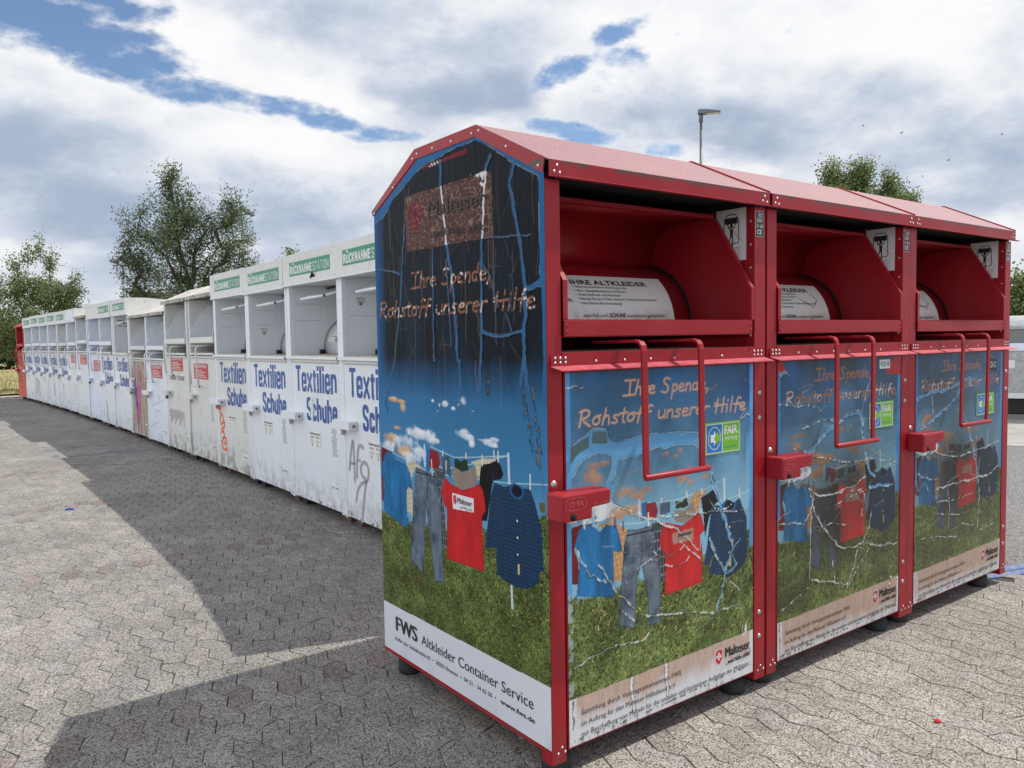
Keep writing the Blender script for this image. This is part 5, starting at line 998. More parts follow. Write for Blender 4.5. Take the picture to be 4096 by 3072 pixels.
    for (P_,w,m) in g('graf',[]):
        def f(s,P_=P_,w=w,m=m):
            Q=P_
            for _ in range(2): Q=[Q[0]]+[z for i in range(len(Q)-1) for z in ((Q[i][0]*.75+Q[i+1][0]*.25,Q[i][1]*.75+Q[i+1][1]*.25),(Q[i][0]*.25+Q[i+1][0]*.75,Q[i][1]*.25+Q[i+1][1]*.75))]+[Q[-1]]
            s.ribbon(Q,w,-.0004,M[m])
        stk(f,'graffiti')
    # inside stickers
    for (dd,z0,w,h) in g('inside',[]):
        s=MB(); X=.0675 if not chute else .0885; s.box(X,X+.0008,dd,dd+w,z0,z0+h,M['sticker white']); Fx=lambda p,q:(X+.0014,dd+p,z0+q); text(s,'B.H.Tex',w*.1,w*.9,0,h*.16,M['print black'],lambda p,q:Fx(p,h*.78+q),.03,1)
        for i in range(3): s.add([Fx(w*.1,h*(.66-.13*i)),Fx(w*.9,h*(.66-.13*i)),Fx(w*.9,h*(.60-.13*i)),Fx(w*.1,h*(.60-.13*i))],[(0,1,2,3)],M['print grey'])
        s.add([Fx(w*(.5+.2*math.cos(q)),h*(.18)+w*.16*math.sin(q)) for q in np.linspace(0,6.28,9,endpoint=False)],[tuple(range(9))],M['teal print']); s.build('sticker',root)
    if g('notice'):
        s=MB(); X=.0675; s.box(X,X+.0008,.06,.30,1.78,1.92,M['sticker white'])
        for t_,a,c,z in(('Entleerung durch',.07,.29,1.89),('Fa. B.H.Tex',.10,.26,1.85),('Tel.: 0157-77',.08,.28,1.80)): text(s,t_,a,c,0,.025,M['print black'],lambda p,q,z=z:(X+.0016,p,z+q),.04,1)
        s.build('sticker',root)
    # lock box over the joint
    if g('lock',True):
        b=MB(); lz=g('lz',.775); b.prismz([(-.03,-.0005),(-.03,-.072),(.300,-.072),(.300,-.0005)],lz+.022,lz+.084,P); b.tube([(.300,-.030,lz+.05),(.303,-.030,lz+.05)],.014,M['mast grey'],10); lb=b.build('lock_box',root,.004)
        b=MB(); b.box(.04,.065,-.028,-.001,lz-.035,lz+.0215,M['zinc bolt'] if not g('rusty') else M['brick debris']); b.build('padlock',lb)
    b=MB(); r=random.Random(int(p_left[1]*10))
    for x in(.10,1.02):
        b=MB(); b.box(x-.05,x+.05,.08,.20,0.,.055,M['brick debris'] if r.random()<.3 else M['black rubber']); b.box(x-.03,x+.03,.10,.18,.055,zb,M['black trim']); b.build('foot',root)
    for x in(.10,1.02):
        b=MB(); b.box(x-.05,x+.05,.95,1.07,0.,zb,M['black rubber']); b.build('foot',root)
    return root
# ---------------------------------------------------------------- ground
def colored(name,vs,fs,cols,mats,midx=None,parent=None,smooth=False):
    me=bpy.data.meshes.new(name); me.from_pydata(vs,[],fs); ca=me.color_attributes.new('tint','FLOAT_COLOR','POINT')
    buf=np.ones((len(vs),4),np.float32); buf[:,:3]=cols; ca.data.foreach_set('color',buf.ravel()); [me.materials.append(m) for m in mats]
    if midx is not None: me.polygons.foreach_set('material_index',midx)
    me.update(); o=bpy.data.objects.new(name,me); C.objects.link(o)
    if parent: o.parent=parent
    return o
def sheet(name,pts,z,m,label=None):
    b=MB(); b.add([(x,y,z) for x,y in pts],[tuple(range(len(pts)))],m); o=b.build(name); tag(o,kind='structure'); return o
TH=R(1.8);PX=.108;PY=.193
KD=Vector((.233,-.078)).normalized()
def is_asphalt(x,y): return x>3.02 and (y-.118)+.335*(x-3.609)>-.075
def build_pavers():
    ct,st_=math.cos(TH),math.sin(TH); r=random.Random(2)
    def wave(y): 
        t=(y/PY)%1.; return .0195*(1-4*abs(t-.5)) *-1. if False else .0195*(4*abs(t-.5)-1)
    V=[];F=[];COL=[]
    for j in range(-80,60):
        xl0=j*PX+.017
        if j%2==0: yl,yr=.020,.053
        else: yl,yr=.153,.114
        for k in range(-26,134):
            o=k*PY+.023
            L0,L1,R0,R1=yl,yl+PY,yr,yr+PY
            P=[(xl0+wave(L0),o+L0),(xl0+PX+wave(R0),o+R0)]
            P+=[(xl0+PX+wave(y),o+y) for y in (PY/2,PY,PY*1.5) if R0+.004<y<R1-.004]
            P+=[(xl0+PX+wave(R1),o+R1),(xl0+wave(L1),o+L1)]
            P+=[(xl0+wave(y),o+y) for y in (PY*1.5,PY,PY/2) if L0+.004<y<L1-.004]
            cx=sum(p[0] for p in P)/len(P);cy=sum(p[1] for p in P)/len(P)
            wx,wy=cx*ct-cy*st_,cx*st_+cy*ct
            if is_asphalt(wx,wy) or wx<-7.5 or wx>6.2 or wy<-4.6 or wy>25.0: continue
            red=(cy>0 and j%2==0 and any(abs(cy-q)<PY*.5 for q in (1.335,3.86,6.39,8.92)))
            gl=.0011+(r.random()**3)*.0022; gc=.0007+(r.random()**4)*.0014; dz=r.uniform(-.0012,.0012); tx,ty=r.uniform(-.008,.008),r.uniform(-.008,.008)
            b0=len(V);n=len(P)
            # edges: 0 and the one joining the two columns' far ends are the short cross joints
            nr_=2+sum(1 for y in (PY/2,PY,PY*1.5) if R0+.004<y<R1-.004)-1
            E_=[]
            for i in range(n):
                (ax,ay),(bx,by)=P[i],P[(i+1)%n]; l=math.hypot(bx-ax,by-ay) or 1e-6; E_.append((-(by-ay)/l,(bx-ax)/l,gc if (i==0 or i==nr_+1) else gl))
            def inset(i,ex):
                n1=E_[i-1];n2=E_[i]; d1=n1[2]+ex;d2=n2[2]+ex; det=n1[0]*n2[1]-n1[1]*n2[0]; x,y=P[i]
                if abs(det)<.15: return x+(n1[0]+n2[0])*.5*max(d1,d2),y+(n1[1]+n2[1])*.5*max(d1,d2)
                return x+(d1*n2[1]-d2*n1[1])/det,y+(n1[0]*d2-n2[0]*d1)/det
            for (sc,zz) in ((0.,.0),(1.,-.0018),(1.,-.014)):
                for ii in range(n):
                    X,Y=inset(ii,.0014 if sc==0. else 0.); dx,dy=X-cx,Y-cy
                    V.append((X*ct-Y*st_,X*st_+Y*ct,zz+dz+(dx*tx+dy*ty if sc==0. else dx*tx+dy*ty)))
            F.append(tuple(b0+i for i in range(n)))
            for q in(0,1):
                for i in range(n):
                    a=b0+q*n+i;c=b0+q*n+(i+1)%n; F.append((a,a+n,c+n,c))
            v=r.gauss(1.,.06)
            if red: c=(.24*v,.205*v,.20*v)
            else:
                t=r.random(); c=(.276*v,.263*v,.253*v) if t<.8 else (.268*v,.263*v,.258*v)
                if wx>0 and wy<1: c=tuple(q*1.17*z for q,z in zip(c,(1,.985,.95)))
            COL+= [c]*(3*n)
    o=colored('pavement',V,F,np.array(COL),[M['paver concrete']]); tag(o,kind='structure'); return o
build_pavers()
sheet('paving_bed',[(-7.6,-4.7),(3.0,-4.7),(8,-4.7),(8,-1.3),(3.02,.30),(3.02,25.1),(-7.6,25.1)],-.0085,M['joint sand'])
sheet('ground',[(-1500,-1500),(1500,-1500),(1500,1500),(-1500,1500)],-.040,M['asphalt'])
# asphalt lot east of the kerb line
ax=[(3.02,.118-.335*(3.02-3.609)+.03),(40,.118-.335*(40-3.609)+.03),(40,40),(3.02,40)]
sheet('asphalt_road',ax,-.004,M['asphalt'])
sheet('concrete_strip',[(8.9,3.6),(12.6,-3.0),(30,-12),(40,20),(12,20)],.0,M['pale concrete'])
def kerb():
    b=MB(); n=Vector((-KD.y,KD.x)); 
    def P(s,t): q=Vector((3.609,.118))+KD*s+n*t; return (q.x,q.y)
    for (t0,t1,z,m) in((-.075,-.008,.001,'worn blue paint'),(.004,.085,.001,'worn blue paint')):
        for i in range(14):
            s0=-.62+i*1.0; q=[P(s0,t0),P(s0+.99,t0),P(s0+.99,t1),P(s0,t1)]; b.prismz(q[::-1],-.05,z,M[m])
    o=b.build('drain_kerb',bevel=.003); tag(o,kind='structure')
kerb()
sheet('kerb_strip',[(-40,24.9),(3,25.3),(12,25.7),(12,26.5),(3,26.1),(-40,25.7)],.018,M['pale concrete'])
def lawn():
    r=np.random.default_rng(3); nx,ny=90,60; X=np.linspace(-40,60,nx);Y=np.linspace(26.2,75,ny)
    g=fbm(nx,ny,6,5,3); V=[(x,y+(x*.03),.02+.10*g[j,i]) for j,y in enumerate(Y) for i,x in enumerate(X)]
    F=[(j*nx+i,j*nx+i+1,(j+1)*nx+i+1,(j+1)*nx+i) for j in range(ny-1) for i in range(nx-1)]
    me=bpy.data.meshes.new('lawn'); me.from_pydata(V,[],F); me.materials.append(M['dry grass']); o=bpy.data.objects.new('lawn',me); C.objects.link(o); tag(o,kind='structure')
    N=16000; x=r.uniform(-4,7,N); y=26.4+r.random(N)**1.6*26; h=r.uniform(.05,.16,N); a=r.uniform(0,6.28,N); w=.012; lx=r.uniform(-.06,.06,N);ly=r.uniform(-.06,.06,N)
    P=np.stack([np.stack([x-w*np.cos(a),y-w*np.sin(a),0*x+.03],1),np.stack([x+w*np.cos(a),y+w*np.sin(a),0*x+.03],1),np.stack([x+lx,y+ly,.05+h],1)],1).reshape(-1,3)
    t=np.repeat(r.random((N,1)),3,0); col=np.concatenate([t,t*0,t*0],1); o=colored('grass',P.tolist(),np.arange(3*N).reshape(-1,3).tolist(),col,[mat('grass blades',(.2,.2,.08),.9,fn=f_leaf((.34,.28,.14),(.12,.16,.05),(.3,.3,.15)))]); tag(o,'short dry grass on the verge beyond the far end of the row','grass',kind='stuff')
lawn()
# worn blue spray marks on the paving
def marks():
    for pts,w in (([(-.27,10.99),(-.10,10.95)],.05),([(-.27,10.22),(-.18,10.30)],.06),([(-.02,11.09),(.25,11.15),(.51,11.12)],.02),([(-.10,10.06),(.40,10.10),(.96,10.0)],.022)):
        b=MB(); b.add([(x,y-w,.0045) for x,y in pts]+[(x,y+w,.0045) for x,y in pts][::-1],[tuple(range(2*len(pts)))],M['worn blue paint']); o=b.build('painted_mark'); tag(o,kind='structure')
marks()
def litter():
    b=MB(); pts=[(1.417+.011*math.cos(q),-.583+.011*math.sin(q)) for q in np.linspace(0,6.28,14,endpoint=False)]; b.prismz(pts,.001,.009,M['red plastic']); b.tube([(1.417,-.583,.009),(1.417,-.583,.0095)],.006,M['print red'],10)
    o=b.build('bottle_cap',bevel=.001); tag(o,'small red plastic cap lying on the sunlit paving','bottle cap')
    b=MB(); r=random.Random(4); P=[(1.13+r.uniform(-.02,.02),3.93+r.uniform(-.03,.03),.10+r.uniform(-.03,.02)) for _ in range(14)]; b.tube(P,.004,M['blue cord'],5); o=b.build('cord'); tag(o,'tangled blue cord caught under a white container','cord')
    b=MB(); b.tube([(-.64,6.12,.008),(-.61,6.15,.012),(-.58,6.11,.006)],.009,M['blue cord'],6); o=b.build('litter'); tag(o,'tiny blue scrap lying on the sunlit paving to the left','litter')
litter()
def crumbs():
    r=random.Random(21); b=MB(); ms=[M['brick debris'],M['joint sand'],M['pale concrete'],M['bark']]
    spots=[(r.uniform(-.1,3.5),r.gauss(.0,.10)) for _ in range(45)]+[(r.gauss(-.02,.06),r.uniform(0,1.3)) for _ in range(25)]+[(1.0+r.gauss(0,.09)-.012*max(0,yy-8),yy) for yy in [r.uniform(1.6,22) for _ in range(260)]]+[(r.uniform(-1.5,3.5),r.uniform(-1.2,5)) for _ in range(14)]
    for x,y in spots:
        s=r.uniform(.002,.0065)*(1.5 if y>1.5 else 1); q=[(x+s*r.uniform(.5,1)*math.cos(a),y+s*r.uniform(.5,1)*math.sin(a)) for a in (0,1.3,2.5,3.8,5.1)]; b.prismz(q,-.001,s*r.uniform(.3,.9),r.choice(ms))
    o=b.build('grit'); tag(o,'loose grit and crumbs on the paving along the container bases','grit',kind='stuff')
crumbs()
# ---------------------------------------------------------------- trees
def tree(name,label,base,lobes,mname,ntips,seed,leaf=(.11,.036),per=34,spread=.26,trunk_r=.16,group=None,leaders=4,cat='tree',vert=.0):
    r=random.Random(seed); nr=np.random.default_rng(seed); root=empty(name,base); tag(root,label,cat,group); B0=Vector(base)
    lobes=[(l[0],l[1],l[2],l[3]*.88,l[4]*.92) for l in lobes]; area=[(l[3]*l[4])**.75 for l in lobes]; tips=[]
    for l,a in zip(lobes,area):
        for _ in range(max(3,int(ntips*a/sum(area)))):
            q=nr.normal(size=3); q/=np.linalg.norm(q); rad=nr.random()**.42
            tips.append(Vector((l[0]+q[0]*l[3]*rad,l[1]+q[1]*l[3]*rad*.9,l[2]+q[2]*l[4]*rad))-B0)
    zmin=min(t.z for t in tips); zmax=max(t.z for t in tips)
    nodes=[Vector((0,0,0))];par=[-1]
    main=[Vector((0,0,h)) for h in np.linspace(.3,max(.6,zmin*.8),4)]
    for m_ in main: nodes.append(m_); par.append(len(nodes)-2)
    top=len(nodes)-1
    big=sorted(lobes,key=lambda l:-l[3]*l[4])[:leaders]
    for l in big:
        tgt=Vector(l[:3])-B0; s=nodes[top]; p=top
        for i in range(1,7):
            t=i/6; q=s.lerp(tgt,t); q.z=s.z+(tgt.z-s.z)*(t**.85); q+=Vector((r.uniform(-.08,.08),r.uniform(-.08,.08),0)); nodes.append(q); par.append(p); p=len(nodes)-1
    tips.sort(key=lambda t:(t-nodes[top]).length); ends=[]
    for t in tips:
        A=np.array([n[:] for n in nodes]); d=np.linalg.norm(A-np.array(t[:]),axis=1)+np.maximum(0,A[:,2]-t.z+.1)*1.5; i=int(d.argmin()); s=nodes[i]; p=i; L_=(t-s).length; k=max(1,min(4,int(L_/.35)))
        for q in range(1,k+1):
            u=q/k; v=s.lerp(t,u); v.z+= -.08*L_*math.sin(math.pi*u)*.5+.0; v+=Vector((r.uniform(-.03,.03),r.uniform(-.03,.03),r.uniform(-.02,.02))) if q<k else Vector(); nodes.append(v);par.append(p);p=len(nodes)-1
        ends.append(p)
    cnt=[0]*len(nodes)
    for e in ends:
        i=e
        while i>=0: cnt[i]+=1; i=par[i]
    tot=max(cnt); b=MB()
    rad=lambda i: max(.007,trunk_r*(max(cnt[i],1)/tot)**.5)
    for i in range(1,len(nodes)):
        a,c=nodes[par[i]],nodes[i]
        if (c-a).length<1e-4: continue
        ra=rad(par[i]) if par[i]<=top else min(rad(par[i]),rad(i)*1.35); b.tube([a,c],[ra,rad(i)],M['bark'],6 if rad(i)>.03 else 4,False)
    b.flat=True; b.build('trunk',root)
    # leaves in sprays round every twig end
    n=per; cen=np.repeat(np.array([nodes[e][:] for e in ends]),n,0); N=len(cen); pa=np.repeat(np.array([nodes[par[e]][:] for e in ends]),n,0); ax_=cen-pa; ax_/=np.linalg.norm(ax_,axis=1,keepdims=True)+1e-6; ax_[:,2]+=.25
    off=nr.normal(size=(N,3))*spread*.55; pos=cen+off+ax_*(nr.random((N,1))*2.2-1.1)*spread*1.5
    d=off/ (np.linalg.norm(off,axis=1,keepdims=True)+1e-6)*.8+nr.normal(size=(N,3))*.6+np.array([0,0,-.25+vert]); d/=np.linalg.norm(d,axis=1,keepdims=True)
    s_=np.cross(d,nr.normal(size=(N,3))); s_/=np.linalg.norm(s_,axis=1,keepdims=True)+1e-6; sc=nr.uniform(.65,1.25,(N,1)); Lf=leaf[0]*sc;Wf=leaf[1]*sc
    P=np.stack([pos,pos+d*Lf*.5+s_*Wf,pos+d*Lf,pos+d*Lf*.5-s_*Wf],1).reshape(-1,3)
    clump=np.repeat(nr.random((len(ends),1)),n,0); t=np.clip(clump*.6+nr.random((N,1))*.5,0,1); col=np.repeat(np.concatenate([t,nr.random((N,1)),t*0],1),4,0)
    colored('crown',P.tolist(),np.arange(4*N).reshape(-1,4).tolist(),col,[M[mname]],parent=root)
    return root
T1=[(5.51,27.13,6.75,.63,1.16),(5.15,27.22,5.12,1.79,1.69),(6.09,26.98,5.59,.95,1.58),(7.48,26.58,6.24,.63,.84),(7.16,26.67,5.01,1.37,1.58),(4.35,27.39,4.17,.84,.74),(5.54,27.12,3.43,2.,1.47),(7.12,26.69,3.62,1.69,1.37),(8.01,26.4,3.98,.53,.63),(4.,27.46,4.58,.26,.42)]
T2=[(1.29,27.85,4.48,.17,.63),(1.6,27.82,4.57,.17,.58),(.93,27.88,4.07,.37,.19),(1.89,27.78,4.18,.32,.42),(.9,27.89,3.36,.95,.63),(1.71,27.81,3.21,1.16,.63),(2.42,27.72,3.22,.63,.42),(2.57,27.7,3.63,.32,.26),(1.06,27.87,2.41,1.79,.95),(2.18,27.75,2.65,.84,.53),(.62,27.91,1.74,.84,.75)]
T3=[(25.62,14.77,7.11,.62,.73),(26.09,13.97,7.11,.67,.84),(25.84,14.4,6.44,1.24,.79),(26.58,13.11,6.53,.67,.73),(26.84,12.61,6.08,.56,.45),(26.34,13.53,5.82,2.02,.9)]
T4=[(37.55,13.13,2.82,.44,1.33),(37.68,12.78,2.36,.88,1.62),(37.96,12.,2.23,1.62,1.77),(37.52,13.21,1.83,.59,.74)]
T5=[(7.5,42.06,3.56,.79,.44),(8.17,41.91,3.37,.95,.41),(8.39,41.86,2.98,1.11,.63)]
T6=[(18.32,49.24,6.97,.27,.48),(18.12,49.32,6.4,.58,.45),(18.1,49.3,5.5,1.2,.8)]
tree('ash_tree','tall airy ash tree with several crowns rising behind the middle of the long row',(6.1,27.0,0),[(x,y,z,max(.22,a-.26),max(.3,b-.2)) for x,y,z,a,b in T1],'ash leaves',380,11,per=90,spread=.20,leaf=(.092,.021),trunk_r=.17,leaders=6)
tree('young_tree','loose light green tree with one thin leader at the far left end of the row',(1.35,27.85,0),[(x,y,z,max(.06,a-.15),max(.12,b-.12)) for x,y,z,a,b in T2],'shrub leaves',380,12,per=62,spread=.14,leaf=(.065,.022),trunk_r=.09,leaders=5)
tree('broadleaf_tree','rounded tree top showing above the roof of the third red container',(26.1,13.9,0),[(x,y,z,max(.2,a-.24),max(.2,b-.24)) for x,y,z,a,b in T3],'shrub leaves',280,13,per=90,spread=.20,leaf=(.085,.03),trunk_r=.22,leaders=5)
tree('bushy_tree','green tree at the right edge behind the grey metal skip',(37.7,12.7,0),T4,'shrub leaves',330,14,per=44,spread=.30,leaf=(.16,.07),trunk_r=.15,leaders=3)
tree('small_tree','low dark tree under the smaller floodlight mast',(8.1,41.9,0),T5,'hedge leaves',130,15,per=40,spread=.28,leaf=(.15,.07),trunk_r=.10,leaders=2)
tree('distant_tree','tip of a distant tree just showing above the header boxes',(18.1,49.3,0),T6,'shrub leaves',110,16,per=30,spread=.25,leaf=(.15,.06),trunk_r=.12,leaders=2)
def hedge(name,label,x0,x1,y,h,seed):
    root=empty(name,((x0+x1)/2,y,0)); tag(root,label,'hedge'); nr=np.random.default_rng(seed); N=26000; L_=x1-x0
    x=nr.uniform(-L_/2,L_/2,N); top=h+.5*np.sin(x*1.3+seed)+.35*np.sin(x*3.1); z=nr.random(N)**.8*top; yy=-1.1+nr.random(N)*2.2; yy*=np.clip(1.2-.5*z/top,.3,1)+.15*np.sin(x*2+z*2)
    pos=np.stack([x,yy,z],1); d=nr.normal(size=(N,3)); d/=np.linalg.norm(d,axis=1,keepdims=True); s_=np.cross(d,nr.normal(size=(N,3))); s_/=np.linalg.norm(s_,axis=1,keepdims=True)
    P=np.stack([pos,pos+d*.13+s_*.07,pos+d*.26,pos+d*.13-s_*.07],1).reshape(-1,3); t=np.clip(.5+.4*np.sin(x*1.7+z*1.9)[:,None]*nr.random((N,1))+nr.normal(size=(N,1))*.2,0,1)
    colored('foliage',P.tolist(),np.arange(4*N).reshape(-1,4).tolist(),np.repeat(np.concatenate([t,nr.random((N,1)),t*0],1),4,0),[M['hedge leaves']],parent=root)
    b=MB(); g=random.Random(seed); 
    for i in range(int(L_/.8)):
        xx=-L_/2+i*.8+g.uniform(-.2,.2); b.tube([(xx,0,0),(xx+g.uniform(-.2,.2),g.uniform(-.3,.3),h*.5),(xx+g.uniform(-.4,.4),g.uniform(-.4,.4),h*.9)],[.06,.04,.015],M['bark'],5)
    b.build('stems',root)
hedge('hedge','dense dark green hedge beyond the dry verge at the far left',-14,9,56.5,3.6,3)
# ---------------------------------------------------------------- lamp, floodlight masts, skip, birds
def street_lamp():
    root=empty('street_lamp',(15.2,12.15,0)); tag(root,'grey street lamp with a flat head rising behind the red containers','street lamp')
    b=MB(); b.tube([(0,0,0),(0,0,3),(0,0,7.22)],[.07,.055,.034],M['lamp grey'],12); b.tube([(0,0,7.1),(0,0,7.33)],.055,M['lamp grey'],12); b.build('pole',root)
    d=Vector((.23,-.27,-.03)).normalized(); n=Vector((0,0,1)); s=d.cross(n).normalized(); u=s.cross(d)
    b=MB(); 
    def q(a,w,h): return Vector((0,0,7.36))+d*a+s*w+u*h
    for (A,Bw,h0,h1,m) in ((-.06,.13,-.03,.05,'lamp grey'),):
        vs_=[q(-.08,w,h) for w in(-.09,.09) for h in(-.06,.05)]+[q(.12,w,h) for w in(-.12,.12) for h in(-.05,.055)]+[q(.50,w,h) for w in(-.12,.12) for h in(-.010,.022)]
        b.add(vs_,[(0,1,3,2),(0,4,5,1),(2,3,7,6),(1,5,7,3),(0,2,6,4),(4,8,9,5),(6,7,11,10),(5,9,11,7),(4,6,10,8),(8,10,11,9)],M[m])
    hd=b.build('lamp_head',root,.008)
    b=MB(); b.add([q(.14,-.10,-.0505),q(.14,.10,-.0505),q(.48,.10,-.0165),q(.48,-.10,-.0165),],[(0,1,2,3)],M['lamp glass']); b.build('lamp_glass',hd)
street_lamp()
def mast(x,y,h,label,s=1.):
    root=empty('floodlight_mast',(x,y,0)); tag(root,label,'floodlight mast','floodlight masts beyond the row')
    b=MB(); b.tube([(0,0,0),(0,0,h-.3)],[.16*s,.09*s],M['mast grey'],10)
    for i in range(14): b.tube([(-.0,0,h-1-.45*i),(.42*s,-.1,h-1-.45*i)],.018*s,M['mast grey'],4)
    b.build('pole',root)
    b=MB(); b.tube([(-.9*s,.3,h-.45),(.9*s,-.3,h-.3)],.06*s,M['mast grey'],6); b.tube([(0,0,h-.6),(-.5*s,.1,h-.2)],.05*s,M['mast grey'],6); b.build('crossarm',root)
    for dx,dz,t in((-.75,-.05,.7),(.15,.05,.9),(.7,-.25,.5)):
        b=MB(); c=Vector((dx*s,-.1,h+dz)); d=Vector((math.cos(t)*.5,0,-math.sin(t)*.38))*s; b.add([c-d+Vector((0,-.35*s,0)),c+d+Vector((0,-.35*s,0)),c+d+Vector((0,.35*s,0)),c-d+Vector((0,.35*s,0))]+[c-d*.8+Vector((.12*s,-.28*s,.22*s)),c+d*.8+Vector((.12*s,-.28*s,.22*s)),c+d*.8+Vector((.12*s,.28*s,.22*s)),c-d*.8+Vector((.12*s,.28*s,.22*s))],[(0,3,2,1),(4,5,6,7),(0,1,5,4),(1,2,6,5),(2,3,7,6),(3,0,4,7)],M['lamp grey']); b.build('floodlight',root)
mast(23.29,74.01,13.9,'taller floodlight mast at the right side of the ash tree',1.)
mast(21.74,120.79,13.0,'smaller floodlight mast to the left of the ash tree',1.35)
def skip():
    root=empty('metal_skip',(13.1,3.55,0),R(-66)); tag(root,'grey galvanised skip with a lid at the right edge, mostly hidden by red container','skip')
    G=M['galvanised steel']; w=3.0; d=1.9; x0=-.75
    b=MB(); b.prism([(0,.34),(-.03,1.02),(-.03,1.14),(d+.03,1.14),(d,.34)],x0,x0+w,G); b.box(x0-.03,x0+w+.03,-.06,d+.06,1.1405,1.27,M['fresh white paint'])
    for x in(x0+.02,x0+1.0,x0+2.0,x0+w-.10): b.box(x,x+.08,-.055,-.031,.36,1.135,G)
    b.build('body',root,.01)
    b=MB(); b.box(x0-.02,x0+w+.02,-.03,d+.03,1.272,1.50,M['mast grey']); b.box(x0-.04,x0+w+.04,-.05,d+.05,1.502,1.535,G)
    b.sheet([(-.03,1.537),(.12,1.69),(d/2,1.73),(d-.12,1.69),(d+.03,1.537)],x0,x0+w,G,.01,True); b.build('lid',root,.006)
    for (a,c,z0,z1) in((-.06,.10,.85,.99),(-.02,.42,.35,.44)):
        b=MB(); b.box(a-.25,c-.25,-.040,-.0325,z0,z1,M['sign white']) ; b.build('reflector_panel',root)
    b=MB(); b.box(x0-.05,x0+w+.05,-.04,.06,.0,.08,M['mast grey']); b.box(x0-.05,x0+w+.05,d-.1,d,.0,.08,M['mast grey'])
    b.box(x0+.1,x0+w-.1,.2,d-.2,.08,.33,M['black trim']); b.build('base_rail',root)
skip()
def bird(x,y,z,a,roll,s,label):
    b=MB(); m=M['bird plumage']
    b.tube([(0,-.09,0),(0,-.06,0),(0,0,0),(0,.06,0),(0,.085,0)],[.004,.016,.024,.014,.003],m,8)
    for sg in(-1,1):
        P=[(sg*.012,.035,.004),(sg*.09,.055,.03),(sg*.20,-.01,.01),(sg*.10,.015,.024),(sg*.012,-.015,.004)]; Q=[(p[0],p[1],p[2]-.004) for p in P]
        b.add(P+Q,[(0,1,2,3,4),(9,8,7,6,5)]+[(i,(i+1)%5,(i+1)%5+5,i+5) for i in range(5)],m)
        b.add([(0,-.07,.003),(sg*.028,-.15,.003),(sg*.006,-.10,.003),(0,-.07,-.002),(sg*.028,-.15,-.002),(sg*.006,-.10,-.002)],[(0,1,2),(5,4,3),(0,3,4,1),(1,4,5,2),(2,5,3,0)],m)
    o=b.build('bird'); o.location=(x,y,z); o.rotation_euler=(roll,.4*roll,a); o.scale=(s,s,s); tag(o,label,'bird','birds in the sky')
for (x,y,z,a,ro,s,l) in ((76.46,42.73,22.49,.8,.9,1.4,'dark bird highest over the third red container, nearest the street lamp'),(78.17,39.62,21.36,2.2,1.1,1.4,'dark bird below a grey cloud, between two higher birds'),(80.,35.9,18.18,1.2,.7,1.4,'dark bird right of the broadleaf tree, lower right of the sky'),(79.02,37.95,16.9,.2,1.2,1.4,'lowest dark bird, just above the right slope of the broadleaf tree'),(81.76,31.84,20.06,2.8,.6,1.4,'dark bird farthest right in the sky'),(57.98,65.42,24.92,1.9,.8,1.2,'dark bird in the blue gap above the near red roof'),(11.7,87.0,28.96,.4,1.0,1.2,'lone dark bird high at the left of the sky')): bird(x,y,z,a,ro,s,l)
# ---------------------------------------------------------------- the near red row
red_container(0,0.,'nearest red container, with a blue picture and address strip on its end wall')
red_container(1,1.164,'middle one of the three red containers, with the small white and green sticker')
red_container(2,2.314,'farthest of the three near red containers, with a small black sticker on its door')
# ---------------------------------------------------------------- the long row
PATH=[(1.03,2.78),(1.064,3.92),(1.07,5.06),(1.08,6.20),(1.08,7.34),(1.08,8.48),(1.08,9.62),(1.07,10.76),(1.06,11.90),(1.04,13.04),(1.02,14.18),(.99,15.32),(.96,16.45),(.93,17.59),(.88,18.73),(.83,19.87),(.78,21.01),(.72,22.15),(.65,23.28),(.575,24.42)]
PATH=[(.86,1.36)]+PATH
OR='orange spray';GS='grey spray';DS='dark spray'
A=dict(roof='hdr',sign=1,tex=1,mint=(.92,.52))
afs=[([(.12,.46),(.16,.62),(.205,.735),(.215,.60),(.22,.385)],.030,GS),([(.13,.52),(.24,.53)],.022,GS),([(.262,.415),(.275,.58),(.30,.665),(.34,.685),(.40,.665)],.030,GS),([(.275,.56),(.335,.565)],.024,GS),([(.43,.43),(.35,.45),(.33,.52),(.40,.57),(.48,.53),(.475,.45),(.42,.41)],.030,GS),([(.44,.43),(.41,.37),(.37,.22),(.33,.08)],.030,GS),([(.235,.225),(.26,.32),(.34,.39),(.43,.415)],.026,GS)]
ors=[([(.055,.72),(.11,.78),(.15,.74)],.026,OR),([(.12,.79),(.10,.70),(.15,.68)],.026,OR),([(.14,.69),(.10,.62),(.13,.56),(.20,.58),(.22,.65),(.16,.69)],.030,OR),([(.20,.60),(.27,.60),(.25,.54),(.19,.53),(.14,.50)],.030,OR),([(.13,.47),(.22,.50),(.24,.44),(.17,.40),(.13,.36)],.030,OR),([(.17,.36),(.15,.31),(.22,.285),(.31,.30)],.032,OR),([(.20,.42),(.28,.43),(.32,.37),(.24,.34),(.22,.39)],.030,OR)]
